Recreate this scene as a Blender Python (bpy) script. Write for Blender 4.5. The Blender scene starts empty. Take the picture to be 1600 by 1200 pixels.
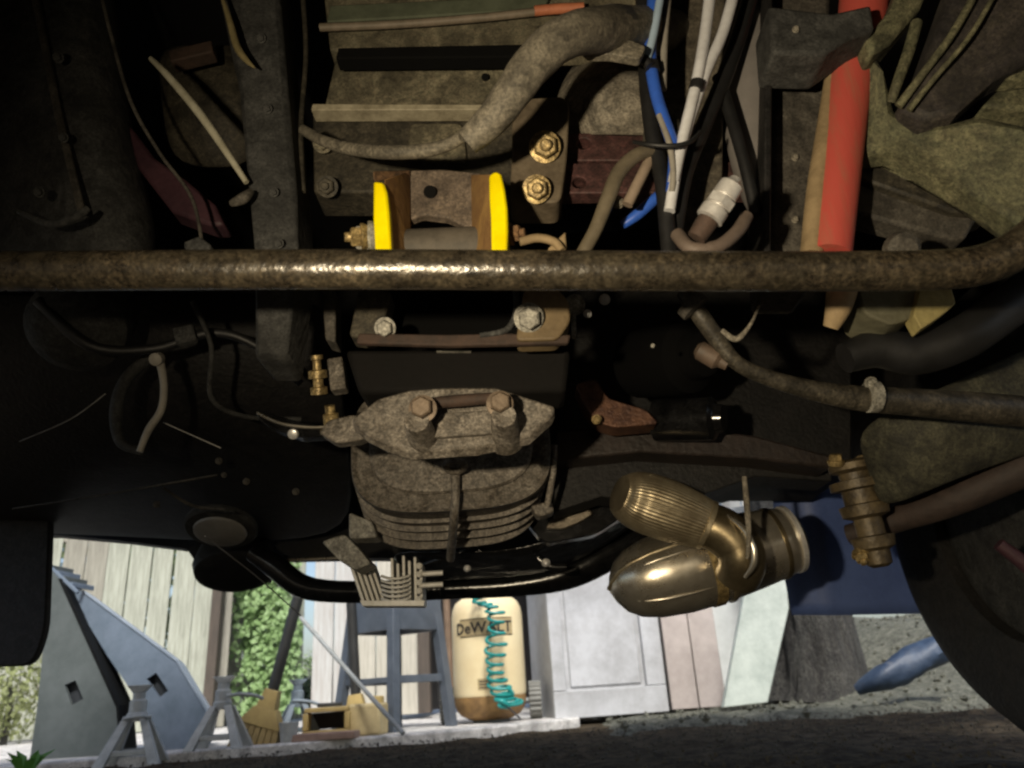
import bpy, bmesh, math, random
from mathutils import Vector as V, Matrix, Quaternion, noise as mnoise
random.seed(7)
SC = bpy.context.scene
COL = SC.collection

# ------------------------------------------------------------------ camera
F_PX = 1200.0
PITCH = math.radians(21.6)
ROLL = 0.065
CAM = V((0.0, 0.0, 0.15))
fw = V((0, math.cos(PITCH), math.sin(PITCH)))
r0 = V((1, 0, 0)); u0 = V((0, -math.sin(PITCH), math.cos(PITCH)))
up = u0 * math.cos(ROLL) + r0 * math.sin(ROLL)
rt = r0 * math.cos(ROLL) - u0 * math.sin(ROLL)
cd = bpy.data.cameras.new('camera'); cam = bpy.data.objects.new('camera', cd); COL.objects.link(cam)
M = Matrix((rt, up, -fw)).transposed().to_4x4(); M.translation = CAM
cam.matrix_world = M
cd.sensor_width = 36; cd.lens = 36 * F_PX / 1600; cd.clip_start = 0.02; cd.clip_end = 400
cd.dof.use_dof = True; cd.dof.focus_distance = 0.85; cd.dof.aperture_fstop = 8.0
SC.camera = cam
# ------------------------------------------------------------------ sky, sun, exposure
w = bpy.data.worlds.new('World'); SC.world = w; w.use_nodes = True
nt = w.node_tree; nt.nodes.clear()
sky = nt.nodes.new('ShaderNodeTexSky'); sky.sky_type = 'NISHITA'; sky.sun_disc = False
SUN_EL, SUN_AZ = math.radians(47), math.radians(171)
sky.sun_elevation = SUN_EL; sky.sun_rotation = SUN_AZ; sky.dust_density = 3.0; sky.ozone_density = 0.6
bg = nt.nodes.new('ShaderNodeBackground'); bg.inputs[1].default_value = 0.11
out = nt.nodes.new('ShaderNodeOutputWorld')
nt.links.new(sky.outputs[0], bg.inputs[0]); nt.links.new(bg.outputs[0], out.inputs[0])
sl = bpy.data.lights.new('sun', 'SUN'); sl.energy = 2.5; sl.angle = math.radians(12); sl.color = (1, .99, .965)
so = bpy.data.objects.new('sun', sl); COL.objects.link(so)
sd = V((math.sin(SUN_AZ) * math.cos(SUN_EL), math.cos(SUN_AZ) * math.cos(SUN_EL), math.sin(SUN_EL)))
so.rotation_euler = (-sd).to_track_quat('-Z', 'Y').to_euler(); so.location = (0, 0, 6)
SC.view_settings.view_transform = 'Standard'; SC.view_settings.look = 'None'
SC.view_settings.exposure = 0.7; SC.view_settings.gamma = 1.0; SC.view_settings.use_curve_mapping = False
SC.cycles.max_bounces = 6; SC.cycles.diffuse_bounces = 3; SC.cycles.glossy_bounces = 4
SC.cycles.pixel_filter_type = 'GAUSSIAN'; SC.cycles.filter_width = 2.6
# the hand torch that lights the underside of the car (warm, a little left of and above the camera)
tl = bpy.data.lights.new('work_torch', 'SPOT'); tl.energy = 17.5; tl.color = (1, .83, .57)
tl.spot_size = math.radians(110); tl.spot_blend = 1.0; tl.shadow_soft_size = 0.012
to = bpy.data.objects.new('work_torch', tl); COL.objects.link(to)
to.location = (-0.19, -0.03, 0.215)
to.rotation_euler = (V((0.21, .60, .53)) - V(to.location)).to_track_quat('-Z', 'Y').to_euler()

# ------------------------------------------------------------------ pixel / ray helpers (photo pixels 1600 x 1200)
def ray(px, py): return fw + rt * ((px - 800) / F_PX) + up * ((600 - py) / F_PX)
def pt(px, py, Y):
    d = ray(px, py); return CAM + d * (Y / d.y)
def gz(px, py, z=0.0):
    d = ray(px, py); return CAM + d * ((z - CAM.z) / d.z)
def scl(p): return (p - CAM).dot(fw) / F_PX          # metres per photo pixel at p
# ------------------------------------------------------------------ materials
MATS = {}
def mat(name, c1, c2=None, rough=.6, metal=0.0, scale=30, bump=.3, speck=None, spec=.5, dist=.004, amount=.5, stretch=None):
    if name in MATS: return MATS[name]
    m = bpy.data.materials.new(name); m.use_nodes = True
    n = m.node_tree.nodes; L = m.node_tree.links; b = n['Principled BSDF']
    c2 = c2 or tuple(x * .55 for x in c1)
    tc = n.new('ShaderNodeTexCoord'); src = tc.outputs['Object']
    if stretch:
        mp = n.new('ShaderNodeMapping'); mp.inputs['Scale'].default_value = stretch
        L.new(src, mp.inputs[0]); src = mp.outputs[0]
    n1 = n.new('ShaderNodeTexNoise'); n1.inputs['Scale'].default_value = scale; n1.inputs['Detail'].default_value = 9
    n1.inputs['Roughness'].default_value = .74
    L.new(src, n1.inputs['Vector'])
    r1 = n.new('ShaderNodeValToRGB'); r1.color_ramp.elements[0].position = amount - .12; r1.color_ramp.elements[1].position = amount + .12
    r1.color_ramp.elements[0].color = (*c2, 1); r1.color_ramp.elements[1].color = (*c1, 1)
    L.new(n1.outputs[0], r1.inputs[0]); colour = r1.outputs[0]
    if speck:
        n2 = n.new('ShaderNodeTexNoise'); n2.inputs['Scale'].default_value = scale * 9; n2.inputs['Detail'].default_value = 5; n2.inputs['Roughness'].default_value = .75
        L.new(src, n2.inputs['Vector'])
        r2 = n.new('ShaderNodeValToRGB'); r2.color_ramp.elements[0].position = .56; r2.color_ramp.elements[1].position = .72
        mx = n.new('ShaderNodeMixRGB'); mx.inputs[2].default_value = (*speck, 1)
        n3 = n.new('ShaderNodeTexNoise'); n3.inputs['Scale'].default_value = scale * .45; n3.inputs['Detail'].default_value = 8; n3.inputs['Roughness'].default_value = .7
        L.new(src, n3.inputs['Vector'])
        r3 = n.new('ShaderNodeValToRGB'); r3.color_ramp.elements[0].position = .40; r3.color_ramp.elements[1].position = .62
        L.new(n3.outputs[0], r3.inputs[0])
        r2.color_ramp.elements[0].position = .42; r2.color_ramp.elements[1].position = .85
        ml = n.new('ShaderNodeMath'); ml.operation = 'MULTIPLY'
        L.new(n2.outputs[0], r2.inputs[0]); L.new(r2.outputs[0], ml.inputs[0]); L.new(r3.outputs[0], ml.inputs[1]); L.new(ml.outputs[0], mx.inputs[0]); L.new(colour, mx.inputs[1]); colour = mx.outputs[0]
    if speck:
        n4 = n.new('ShaderNodeTexNoise'); n4.inputs['Scale'].default_value = 330; n4.inputs['Detail'].default_value = 3; n4.inputs['Roughness'].default_value = .8
        L.new(src, n4.inputs['Vector'])
        n5 = n.new('ShaderNodeTexNoise'); n5.inputs['Scale'].default_value = scale * 2.2; n5.inputs['Detail'].default_value = 6; n5.inputs['Distortion'].default_value = 1.2
        L.new(src, n5.inputs['Vector'])
        g1 = n.new('ShaderNodeMapRange'); g1.inputs[1].default_value = .32; g1.inputs[2].default_value = .68; g1.inputs[3].default_value = .45; g1.inputs[4].default_value = 1.5
        g2 = n.new('ShaderNodeMapRange'); g2.inputs[1].default_value = .35; g2.inputs[2].default_value = .62; g2.inputs[3].default_value = .55; g2.inputs[4].default_value = 1.2
        L.new(n4.outputs[0], g1.inputs[0]); L.new(n5.outputs[0], g2.inputs[0])
        gm = n.new('ShaderNodeMath'); gm.operation = 'MULTIPLY'; L.new(g1.outputs[0], gm.inputs[0]); L.new(g2.outputs[0], gm.inputs[1])
        vm = n.new('ShaderNodeVectorMath'); vm.operation = 'SCALE'; L.new(colour, vm.inputs[0]); L.new(gm.outputs[0], vm.inputs['Scale']); colour = vm.outputs[0]
    L.new(colour, b.inputs['Base Color'])
    rr = n.new('ShaderNodeMapRange'); rr.inputs[3].default_value = max(.05, rough - .14); rr.inputs[4].default_value = min(1, rough + .16)
    L.new(n1.outputs[0], rr.inputs[0]); L.new(rr.outputs[0], b.inputs['Roughness'])
    b.inputs['Metallic'].default_value = metal
    b.inputs['Specular IOR Level'].default_value = spec
    if bump:
        nb = n.new('ShaderNodeTexNoise'); nb.inputs['Scale'].default_value = scale * 5; nb.inputs['Detail'].default_value = 4
        L.new(src, nb.inputs['Vector'])
        bp = n.new('ShaderNodeBump'); bp.inputs['Strength'].default_value = bump; bp.inputs['Distance'].default_value = dist
        L.new(nb.outputs[0], bp.inputs['Height']); L.new(bp.outputs[0], b.inputs['Normal'])
    MATS[name] = m; return m
bar_m = mat('bar_dusty_black', (.052, .044, .030), (.018, .015, .012), .27, .2, 30, .6, (.17, .13, .08), dist=.0015, spec=.7)
grime = mat('olive_grime', (.15, .138, .092), (.075, .066, .044), .7, 0, 16, .5, (.26, .21, .14), dist=.0015)
void = mat('shade_black', (.004, .004, .004), (.003, .003, .003), .9, 0, 20, 0, spec=.1)  # near-black: shade of holes and gaps put into the colour; starter too
fin_m = mat('fin_pale_alloy', (.86, .84, .78), (.62, .60, .54), .5, .15, 40, .3, dist=.001)
grime_d = mat('dark_grime', (.06, .052, .036), (.025, .022, .016), .7, 0, 26, .5, (.1, .085, .055), dist=.0015)
blackish = mat('black_underseal', (.009, .008, .008), (.004, .004, .004), .65, 0, 30, .4, (.03, .027, .024))
black_g = mat('black_gloss', (.010, .010, .011), (.006, .006, .006), .18, 0, 20, .15, (.02, .02, .02), dist=.002)
pan_g = mat('black_gloss_crinkled', (.011, .0105, .010), (.006, .006, .006), .22, 0, 4, .8, None, dist=.02, spec=.7)
grey_d = mat('dark_grey_dusty', (.045, .045, .043), (.022, .022, .021), .8, 0, 20, .4, (.07, .07, .065))
grey_rail = mat('grey_rail', (.075, .067, .055), (.04, .035, .028), .75, 0, 16, .4, (.13, .12, .1), dist=.0015)
maroon = mat('maroon_primer', (.085, .032, .030), (.045, .02, .018), .65, 0, 30, .4, (.11, .07, .06), dist=.0015)
hose_m = mat('dusty_hose', (.135, .12, .09), (.085, .075, .056), .7, 0, 18, .25, (.25, .22, .17), dist=.001)
cast = mat('cast_alloy_grimy', (.205, .182, .152), (.105, .088, .068), .58, .1, 42, .9, (.30, .27, .23), dist=.0014)
cast_l = mat('cast_alloy_pale', (.30, .29, .25), (.16, .15, .125), .55, .25, 30, .5, (.4, .38, .33), dist=.0015)
cast_g = mat('cast_grey_rough', (.24, .215, .17), (.14, .12, .09), .85, 0, 22, .7, (.3, .28, .23), dist=.002)
rust = mat('rust_brown', (.17, .09, .04), (.085, .05, .028), .8, 0, 30, .6, (.22, .13, .06), dist=.0015)
rust_d = mat('rust_dark', (.07, .042, .03), (.028, .02, .016), .75, 0, 25, .5, dist=.002)
mustard = mat('mustard_rust', (.34, .20, .065), (.19, .10, .04), .65, 0, 26, .5, None, dist=.0015)
yellow = mat('yellow_paint', (.95, .82, .0), (.84, .66, .0), .36, 0, 20, .25, None, spec=.4, dist=.001)
gold = mat('zinc_gold', (.50, .375, .17), (.20, .14, .06), .42, .45, 45, .7, (.12, .085, .04), dist=.001)
copper = mat('copper_brown', (.20, .10, .06), (.08, .04, .03), .5, .4, 40, .4)
exh = mat('exhaust_bronze', (.47, .40, .27), (.27, .22, .14), .36, .75, 22, .4, None, dist=.001)
exh_g = mat('exhaust_grey', (.72, .67, .57), (.48, .42, .32), .27, .85, 9, .35, None, dist=.001)
exh_d = mat('exhaust_elbow', (.30, .245, .15), (.17, .135, .08), .30, .85, 14, .3, dist=.001)
silver = mat('bright_steel', (.85, .84, .82), (.62, .6, .58), .34, .55, 60, .2, dist=.001)
red_m = mat('red_paint_faded', (.50, .080, .060), (.36, .13, .08), .6, 0, 5, .4, None, dist=.001, amount=.40, stretch=(9, 9, 1.2))
tan_m = mat('tan_dust', (.33, .24, .13), (.19, .135, .07), .75, 0, 24, .5, dist=.0015)
green_arm = mat('cast_arm_greenish', (.135, .13, .072), (.062, .066, .036), .8, 0, 20, .8, (.20, .18, .11), dist=.002)
lav = mat('grey_lavender', (.19, .175, .165), (.14, .13, .125), .7, 0, 10, .2, dist=.001)
wire_w = mat('white_wire', (.66, .67, .70), (.48, .48, .49), .45, 0, 30, .1, dist=.001)
wire_b = mat('blue_wire', (.035, .12, .55), (.03, .09, .42), .35, 0, 30, .1, dist=.001)
wire_k = mat('black_cable', (.012, .012, .013), (.008, .008, .008), .5, 0, 30, .2, dist=.001)
wire_g = mat('grey_wire', (.30, .28, .24), (.2, .185, .16), .6, 0, 30, .1, dist=.001)
cream = mat('cream_cable', (.45, .43, .33), (.3, .28, .2), .55, 0, 30, .1, dist=.001)
olive_twig = mat('dry_leaf', (.23, .19, .09), (.15, .12, .05), .8, 0, 30, .2)
rubber = mat('tyre_rubber', (.014, .013, .013), (.008, .008, .008), .8, 0, 24, .5, (.025, .022, .02))
navy = mat('navy_rubber', (.13, .20, .48), (.09, .14, .36), .5, 0, 9, .2, dist=.002)
purple_d = mat('purple_liner', (.075, .03, .04), (.04, .017, .024), .6, 0, 15, .3)
web = mat('cobweb', (.35, .34, .32), (.25, .24, .22), .8, 0, 80, 0)
soil = mat('soil_dark', (.105, .080, .052), (.040, .031, .020), .95, 0, 12, 1.0, (.10, .085, .055), spec=.05, dist=.02)
gravel_m = mat('gravel_grey', (.19, .19, .15), (.08, .082, .062), .95, 0, 22, 1.0, (.28, .28, .22), spec=.2, dist=.015)
conc = mat('concrete_pale', (.66, .64, .60), (.52, .50, .47), .85, 0, 6, .4, (.72, .7, .67), spec=.3, dist=.002)
fence_m = mat('weathered_board', (.43, .445, .37), (.25, .26, .21), .85, 0, 5, .4, None, spec=.2, dist=.002, stretch=(14, 14, .8))
fence_d = mat('weathered_board_brown', (.33, .32, .265), (.21, .20, .165), .85, 0, 5, .4, None, spec=.2, dist=.002, stretch=(14, 14, .8))
siding_m = mat('pale_siding', (.49, .50, .48), (.38, .36, .33), .8, 0, 4, .2, None, spec=.2, dist=.002, stretch=(10, 10, .7))
siding_t = mat('tan_siding', (.50, .475, .40), (.36, .34, .28), .8, 0, 4, .2, None, spec=.2, dist=.002, stretch=(10, 10, .7))
ramp_b = mat('ramp_blue_grey', (.17, .215, .275), (.12, .16, .205), .55, 0, 9, .3, None, dist=.001)
ramp_k = mat('ramp_dark_grey', (.105, .12, .117), (.075, .09, .085), .6, 0, 9, .3, None, dist=.001)
ramp_in = mat('ramp_shaded_plastic', (.03, .035, .04), (.02, .024, .028), .6, 0, 9, .2)
stand_m = mat('stand_grey_paint', (.50, .52, .50), (.34, .35, .34), .5, .1, 22, .3, None, dist=.001)
stand_b = mat('stand_blue_grey', (.24, .29, .33), (.16, .20, .23), .5, .1, 30, .3, dist=.001)
stool_m = mat('stool_slate_paint', (.095, .112, .135), (.065, .078, .096), .5, 0, 14, .2, None, dist=.001)
tank_m = mat('tank_yellow_faded', (.86, .73, .45), (.79, .64, .37), .36, 0, 5, .1, None, dist=.001)
tank_r = mat('tank_base_rust', (.34, .20, .07), (.17, .095, .035), .7, 0, 14, .3, dist=.001)
band_m = mat('label_tan', (.48, .37, .19), (.40, .31, .16), .5, 0, 9, 0)
ink = mat('label_ink', (.03, .027, .025), (.02, .02, .02), .5, 0, 9, 0)
teal = mat('teal_hose', (.02, .30, .27), (.015, .22, .20), .35, 0, 20, 0)
wheel_g = mat('wheel_grey', (.22, .22, .20), (.15, .15, .135), .7, 0, 20, .2)
cab_m = mat('cabinet_pale_grey', (.52, .53, .545), (.31, .31, .31), .55, 0, 2.2, .15, None, dist=.001)
cab_p = mat('cabinet_pinkish', (.48, .42, .385), (.33, .285, .26), .6, 0, 3.5, .15, None, dist=.001)
board_m = mat('board_mottled_pale', (.55, .60, .54), (.38, .43, .385), .85, 0, 6, .5, None, dist=.002)
broom_y = mat('broom_straw', (.47, .35, .15), (.32, .235, .10), .7, 0, 12, .4, None, dist=.002, stretch=(8, 8, 1))
broom_c = mat('plastic_amber', (.50, .37, .14), (.38, .27, .10), .5, 0, 12, .1)
pole_k = mat('pole_dark', (.03, .03, .028), (.02, .02, .018), .5, 0, 12, .1)
pole_br = mat('pole_brown', (.20, .13, .08), (.13, .085, .05), .6, 0, 10, .1)
pole_g = mat('pole_pale_grey', (.38, .39, .37), (.28, .29, .27), .5, .1, 12, .1)
wood_p = mat('pink_board', (.40, .27, .21), (.28, .18, .14), .7, 0, 12, .3)
leaf_m = mat('ivy_leaf', (.38, .54, .25), (.18, .30, .10), .55, 0, 10, 0)
leaf_y = mat('weed_leaf', (.12, .30, .04), (.07, .19, .03), .55, 0, 12, 0)
bush_m = mat('shrub_leaf', (.05, .085, .045), (.025, .045, .022), .6, 0, 10, 0)
bark = mat('bark_dark', (.06, .056, .048), (.012, .011, .010), .95, 0, 12, 1, (.2, .2, .17), dist=.02, stretch=(3, 3, .8))
blue_t = mat('blue_tarp', (.04, .065, .11), (.015, .028, .055), .5, 0, 8, .4, dist=.005)
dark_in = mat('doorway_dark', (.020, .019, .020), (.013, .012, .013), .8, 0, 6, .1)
brown_w = mat('brown_wood', (.085, .066, .05), (.05, .04, .03), .7, 0, 6, .2, stretch=(8, 8, 1))
paint = mat('car_paint_black', (.02, .02, .022), (.015, .015, .016), .3, 0, 6, 0)
orange = mat('orange_paint', (.50, .17, .08), (.36, .12, .06), .6, 0, 30, .2)

def leafmat(m, f=.25):
    n = m.node_tree.nodes; L = m.node_tree.links; b = n['Principled BSDF']; o_ = n['Material Output']
    t = n.new('ShaderNodeBsdfTranslucent'); x = n.new('ShaderNodeMixShader'); x.inputs[0].default_value = f
    L.new(b.inputs['Base Color'].links[0].from_socket, t.inputs[0]); L.new(b.outputs[0], x.inputs[1]); L.new(t.outputs[0], x.inputs[2]); L.new(x.outputs[0], o_.inputs[0]); return m
for m_ in (leaf_m, leaf_y, bush_m): leafmat(m_)
# ------------------------------------------------------------------ object helpers
WL = {}
def wl(o): return WL.get(o.name, V((0, 0, 0)))
def thing(name, label, cat, loc=(0, 0, 0), rz=0.0, group=None):
    o = bpy.data.objects.new(name, None); COL.objects.link(o); o.location = loc; o.rotation_euler = (0, 0, rz)
    o.empty_display_size = .1
    WL[o.name] = V(loc); tag(o, label, cat, group); return o
def tag(o, label, cat=None, group=None, kind=None):
    if label: o['label'] = label
    if cat: o['category'] = cat
    if group: o['group'] = group
    if kind: o['kind'] = kind
    return o
def link(name, verts, faces, m, parent=None, local=False, smooth=35, bevel=0.0, kind=None, label=None):
    """verts in world coordinates, or in the parent's own frame when local"""
    vs = [V(v) for v in verts]
    lo = V((min(v[i] for v in vs) for i in range(3))); hi = V((max(v[i] for v in vs) for i in range(3)))
    c = (lo + hi) / 2
    me = bpy.data.meshes.new(name)
    me.from_pydata([v - c for v in vs], [], faces); me.update()
    bm = bmesh.new(); bm.from_mesh(me); bmesh.ops.recalc_face_normals(bm, faces=bm.faces); bm.to_mesh(me); bm.free()
    if smooth:
        for p in me.polygons: p.use_smooth = True
        me.set_sharp_from_angle(angle=math.radians(smooth))
    me.materials.append(m)
    o = bpy.data.objects.new(name, me); COL.objects.link(o)
    if parent is None: o.location = c; WL[o.name] = c
    elif local: o.parent = parent; o.location = c - LOCO.get(parent.name, V((0, 0, 0))); LOCO[o.name] = c
    else: o.parent = parent; o.location = c - wl(parent); WL[o.name] = c
    if bevel:
        b = o.modifiers.new('bevel', 'BEVEL'); b.width = bevel; b.segments = 2; b.limit_method = 'ANGLE'; b.angle_limit = math.radians(40)
    if kind: o['kind'] = kind
    if label: o['label'] = label
    return o
LOCO = {}
def spline(P, n=6):
    if len(P) < 3: return P
    out_ = []
    for i in range(len(P) - 1):
        a = P[max(i - 1, 0)]; b = P[i]; c = P[i + 1]; d = P[min(i + 2, len(P) - 1)]
        for k in range(n):
            t = k / n
            out_.append(tuple(.5 * ((2 * b[j]) + (-a[j] + c[j]) * t + (2 * a[j] - 5 * b[j] + 4 * c[j] - d[j]) * t * t + (-a[j] + 3 * b[j] - 3 * c[j] + d[j]) * t ** 3) for j in range(len(b))))
    out_.append(P[-1]); return out_
def tube_geo(pts, rad, seg=10, prof=None):
    """closed tube along points (Vectors) with a radius per point"""
    vs, fs = [], []
    n = len(pts); prevn = None
    for i, p in enumerate(pts):
        t = (pts[min(i + 1, n - 1)] - pts[max(i - 1, 0)]).normalized()
        if prevn is None:
            a = V((0, 0, 1)) if abs(t.z) < .8 else V((1, 0, 0))
            nn = (a - t * a.dot(t)).normalized()
        else: nn = (prevn - t * prevn.dot(t)).normalized()
        prevn = nn; bb = t.cross(nn)
        for k in range(seg):
            a = 2 * math.pi * k / seg
            q = prof(i, k, a) if prof else 1.0
            vs.append(p + (nn * math.cos(a) + bb * math.sin(a)) * rad[i] * q)
    for i in range(n - 1):
        for k in range(seg):
            k2 = (k + 1) % seg
            fs.append((i * seg + k, i * seg + k2, (i + 1) * seg + k2, (i + 1) * seg + k))
    fs.append(tuple(range(seg))[::-1]); fs.append(tuple((n - 1) * seg + k for k in range(seg)))
    return vs, fs
def tube(name, m, P, r, parent=None, seg=10, n=6, prof=None, **kw):
    """P: photo pixels with a distance (px, py, Y[, radius in photo pixels])"""
    Q = [p if len(p) == 4 else (*p, r) for p in P]
    Q = spline(Q, n)
    pts = [pt(q[0], q[1], q[2]) for q in Q]
    rad = [max(.0004, q[3] * scl(p)) for q, p in zip(Q, pts)]
    v, f = tube_geo(pts, rad, seg, prof)
    return link(name, v, f, m, parent, smooth=50, **kw)
def rod(name, m, a, b, r, parent=None, seg=10, r2=None, local=False, **kw):
    v, f = tube_geo([V(a), V(b)], [r, r if r2 is None else r2], seg); return link(name, v, f, m, parent, local=local, smooth=50, **kw)
def prism_geo(front, ext):
    n = len(front); ext = V(ext)
    vs = list(front) + [p + ext for p in front]
    fs = [tuple(range(n)), tuple(range(2 * n - 1, n - 1, -1))]
    for i in range(n):
        j = (i + 1) % n; fs.append((i, i + n, j + n, j))
    return vs, fs
def plate(name, m, P, Y, t, parent=None, ext=None, bevel=.002, rnd=0, **kw):
    """a plate: its near face outlined at its own distance (one Y, or one per corner), thickness t away from the viewer"""
    if rnd: P = round_poly(P, rnd)
    front = [pt(p[0], p[1], p[2] if len(p) > 2 else Y) for p in P]
    e = V(ext) * t if ext else V((0, t, 0))
    v, f = prism_geo(front, e)
    return link(name, v, f, m, parent, bevel=bevel, smooth=30, **kw)
def round_poly(P, r, k=4):
    o = []; n = len(P)
    for i in range(n):
        a, b, c = V(P[i - 1][:2]), V(P[i][:2]), V(P[(i + 1) % n][:2])
        d1, d2 = (a - b), (c - b); q = min(r, d1.length * .45, d2.length * .45)
        s, e = b + d1.normalized() * q, b + d2.normalized() * q
        for j in range(k + 1):
            t = j / k; p = s * (1 - t) ** 2 + b * 2 * t * (1 - t) + e * t * t
            o.append((p.x, p.y) + tuple(P[i][2:]))
    return o
def holed(name, m, P, holes, Y, t, parent=None, bevel=.0015, **kw):
    """plate with real holes: holes are pixel outlines"""
    bm = bmesh.new()
    loops = [P] + holes; edges = []
    for lp in loops:
        vv = [bm.verts.new(pt(p[0], p[1], p[2] if len(p) > 2 else Y)) for p in lp]
        for i in range(len(vv)): edges.append(bm.edges.new((vv[i], vv[(i + 1) % len(vv)])))
    bmesh.ops.triangle_fill(bm, use_beauty=True, edges=edges)
    g = bmesh.ops.extrude_face_region(bm, geom=bm.faces[:])
    ex = [e for e in g['geom'] if isinstance(e, bmesh.types.BMVert)]
    bmesh.ops.translate(bm, vec=(0, t, 0), verts=ex)
    bm.verts.index_update()
    v = [x.co.copy() for x in bm.verts]; f = [tuple(q.index for q in fc.verts) for fc in bm.faces]
    bm.free()
    # the near faces are kept by the extrusion only at the far side: rebuild a closed solid
    return link(name, v, f, m, parent, bevel=bevel, smooth=30, **kw)
def circ(px, py, rx, ry=None, n=14): return [(px + rx * math.cos(2 * math.pi * k / n), py + (ry or rx) * math.sin(2 * math.pi * k / n)) for k in range(n)]
def frame_of(axis):
    a = V(axis).normalized(); h = V((0, 0, 1)) if abs(a.z) < .9 else V((1, 0, 0))
    u = (h - a * h.dot(a)).normalized(); return a, u, a.cross(u)
def lathe_geo(o, axis, prof, seg=20, sq=1.0, hexes=()):
    """prof: (distance along the axis, radius); hexes: indices of rings that are hexagonal"""
    a, u, b = frame_of(axis); vs, fs = [], []
    for i, (t, r) in enumerate(prof):
        for k in range(seg):
            th = 2 * math.pi * k / seg; q = r
            if i in hexes: q = r * math.cos(math.pi / 6) / math.cos((th % (math.pi / 3)) - math.pi / 6)
            vs.append(V(o) + a * t + u * (math.cos(th) * q * sq) + b * (math.sin(th) * q))
    for i in range(len(prof) - 1):
        for k in range(seg):
            k2 = (k + 1) % seg; fs.append((i * seg + k, i * seg + k2, (i + 1) * seg + k2, (i + 1) * seg + k))
    fs.append(tuple(range(seg))[::-1]); fs.append(tuple((len(prof) - 1) * seg + k for k in range(seg)))
    return vs, fs
def lathe(name, m, o, axis, prof, parent=None, seg=20, sq=1.0, hexes=(), local=False, smooth=35, **kw):
    v, f = lathe_geo(o, axis, prof, seg, sq, hexes); return link(name, v, f, m, parent, local=local, smooth=smooth, **kw)
TOCAM = V((0.0, -.85, -.52))
def bolt(m, px, py, Y, rpx, parent, axis=None, name='bolt', stud=True):
    p = pt(px, py, Y); r = rpx * scl(p); ax = V(axis) if axis else TOCAM
    prof = [(-.5 * r, r * .9), (0, r * 1.12), (.22 * r, r * 1.12), (.26 * r, r * .86), (.95 * r, r * .86), (1.05 * r, r * .72)]
    hx = (3, 4, 5)
    if stud: prof += [(1.05 * r, r * .42), (1.5 * r, r * .40), (1.55 * r, r * .3)]
    return lathe(name, m, p, ax, prof, parent, 24, hexes=hx, smooth=25)
def loft(name, m, R, parent=None, seg=36, e=2.4, **kw):
    """rings (px, py, Y, half width px, half height px) facing along Y, superellipse outline"""
    vs, fs = [], []
    for (px, py, Y, a, b) in R:
        c = pt(px, py, Y); s = scl(c)
        for k in range(seg):
            th = 2 * math.pi * k / seg; cc, ss = math.cos(th), math.sin(th)
            vs.append(c + V((a * s * math.copysign(abs(cc) ** (2 / e), cc), 0, b * s * math.copysign(abs(ss) ** (2 / e), ss))))
    for i in range(len(R) - 1):
        for k in range(seg):
            k2 = (k + 1) % seg; fs.append((i * seg + k, i * seg + k2, (i + 1) * seg + k2, (i + 1) * seg + k))
    fs.append(tuple(range(seg))[::-1]); fs.append(tuple((len(R) - 1) * seg + k for k in range(seg)))
    return link(name, vs, fs, m, parent, smooth=40, **kw)
def sheet(name, m, G, t, parent=None, sub=2, **kw):
    """smooth pressed sheet through a grid of (px, py, Y)"""
    nr, nc = len(G), len(G[0])
    vs = [pt(*p) for row in G for p in row]
    fs = [(i * nc + j, i * nc + j + 1, (i + 1) * nc + j + 1, (i + 1) * nc + j) for i in range(nr - 1) for j in range(nc - 1)]
    o = link(name, vs, fs, m, parent, smooth=180, **kw)
    s = o.modifiers.new('solid', 'SOLIDIFY'); s.thickness = t; s.offset = 0
    if sub: q = o.modifiers.new('sub', 'SUBSURF'); q.levels = q.render_levels = sub
    return o
def box_geo(c, s):
    c = V(c); x, y, z = s[0] / 2, s[1] / 2, s[2] / 2
    vs = [c + V((i * x, j * y, k * z)) for i in (-1, 1) for j in (-1, 1) for k in (-1, 1)]
    return vs, [(0, 1, 3, 2), (4, 6, 7, 5), (0, 4, 5, 1), (2, 3, 7, 6), (0, 2, 6, 4), (1, 5, 7, 3)]
def box(name, m, c, s, parent=None, local=False, bevel=.003, **kw):
    v, f = box_geo(c, s); return link(name, v, f, m, parent, local=local, bevel=bevel, smooth=30, **kw)
def hull8(name, m, a, b, parent=None, local=False, bevel=.002, **kw):
    """solid between two four-cornered ends"""
    vs = [V(p) for p in a] + [V(p) for p in b]
    fs = [(0, 1, 2, 3), (7, 6, 5, 4)] + [(i, (i + 1) % 4, (i + 1) % 4 + 4, i + 4) for i in range(4)]
    return link(name, vs, fs, m, parent, local=local, bevel=bevel, smooth=30, **kw)
def strut(name, m, a, b, w_, d_, parent=None, local=False, **kw):
    """rectangular bar from a to b, w_ wide across, d_ deep"""
    a, b = V(a), V(b); t = (b - a).normalized(); sx = V((1, 0, 0)) if abs(t.x) < .8 else V((0, 0, 1))
    sx = (sx - t * sx.dot(t)).normalized(); sy = t.cross(sx)
    q = lambda p: [p + sx * w_ / 2 + sy * d_ / 2, p - sx * w_ / 2 + sy * d_ / 2, p - sx * w_ / 2 - sy * d_ / 2, p + sx * w_ / 2 - sy * d_ / 2]
    return hull8(name, m, q(a), q(b), parent, local=local, **kw)

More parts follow.
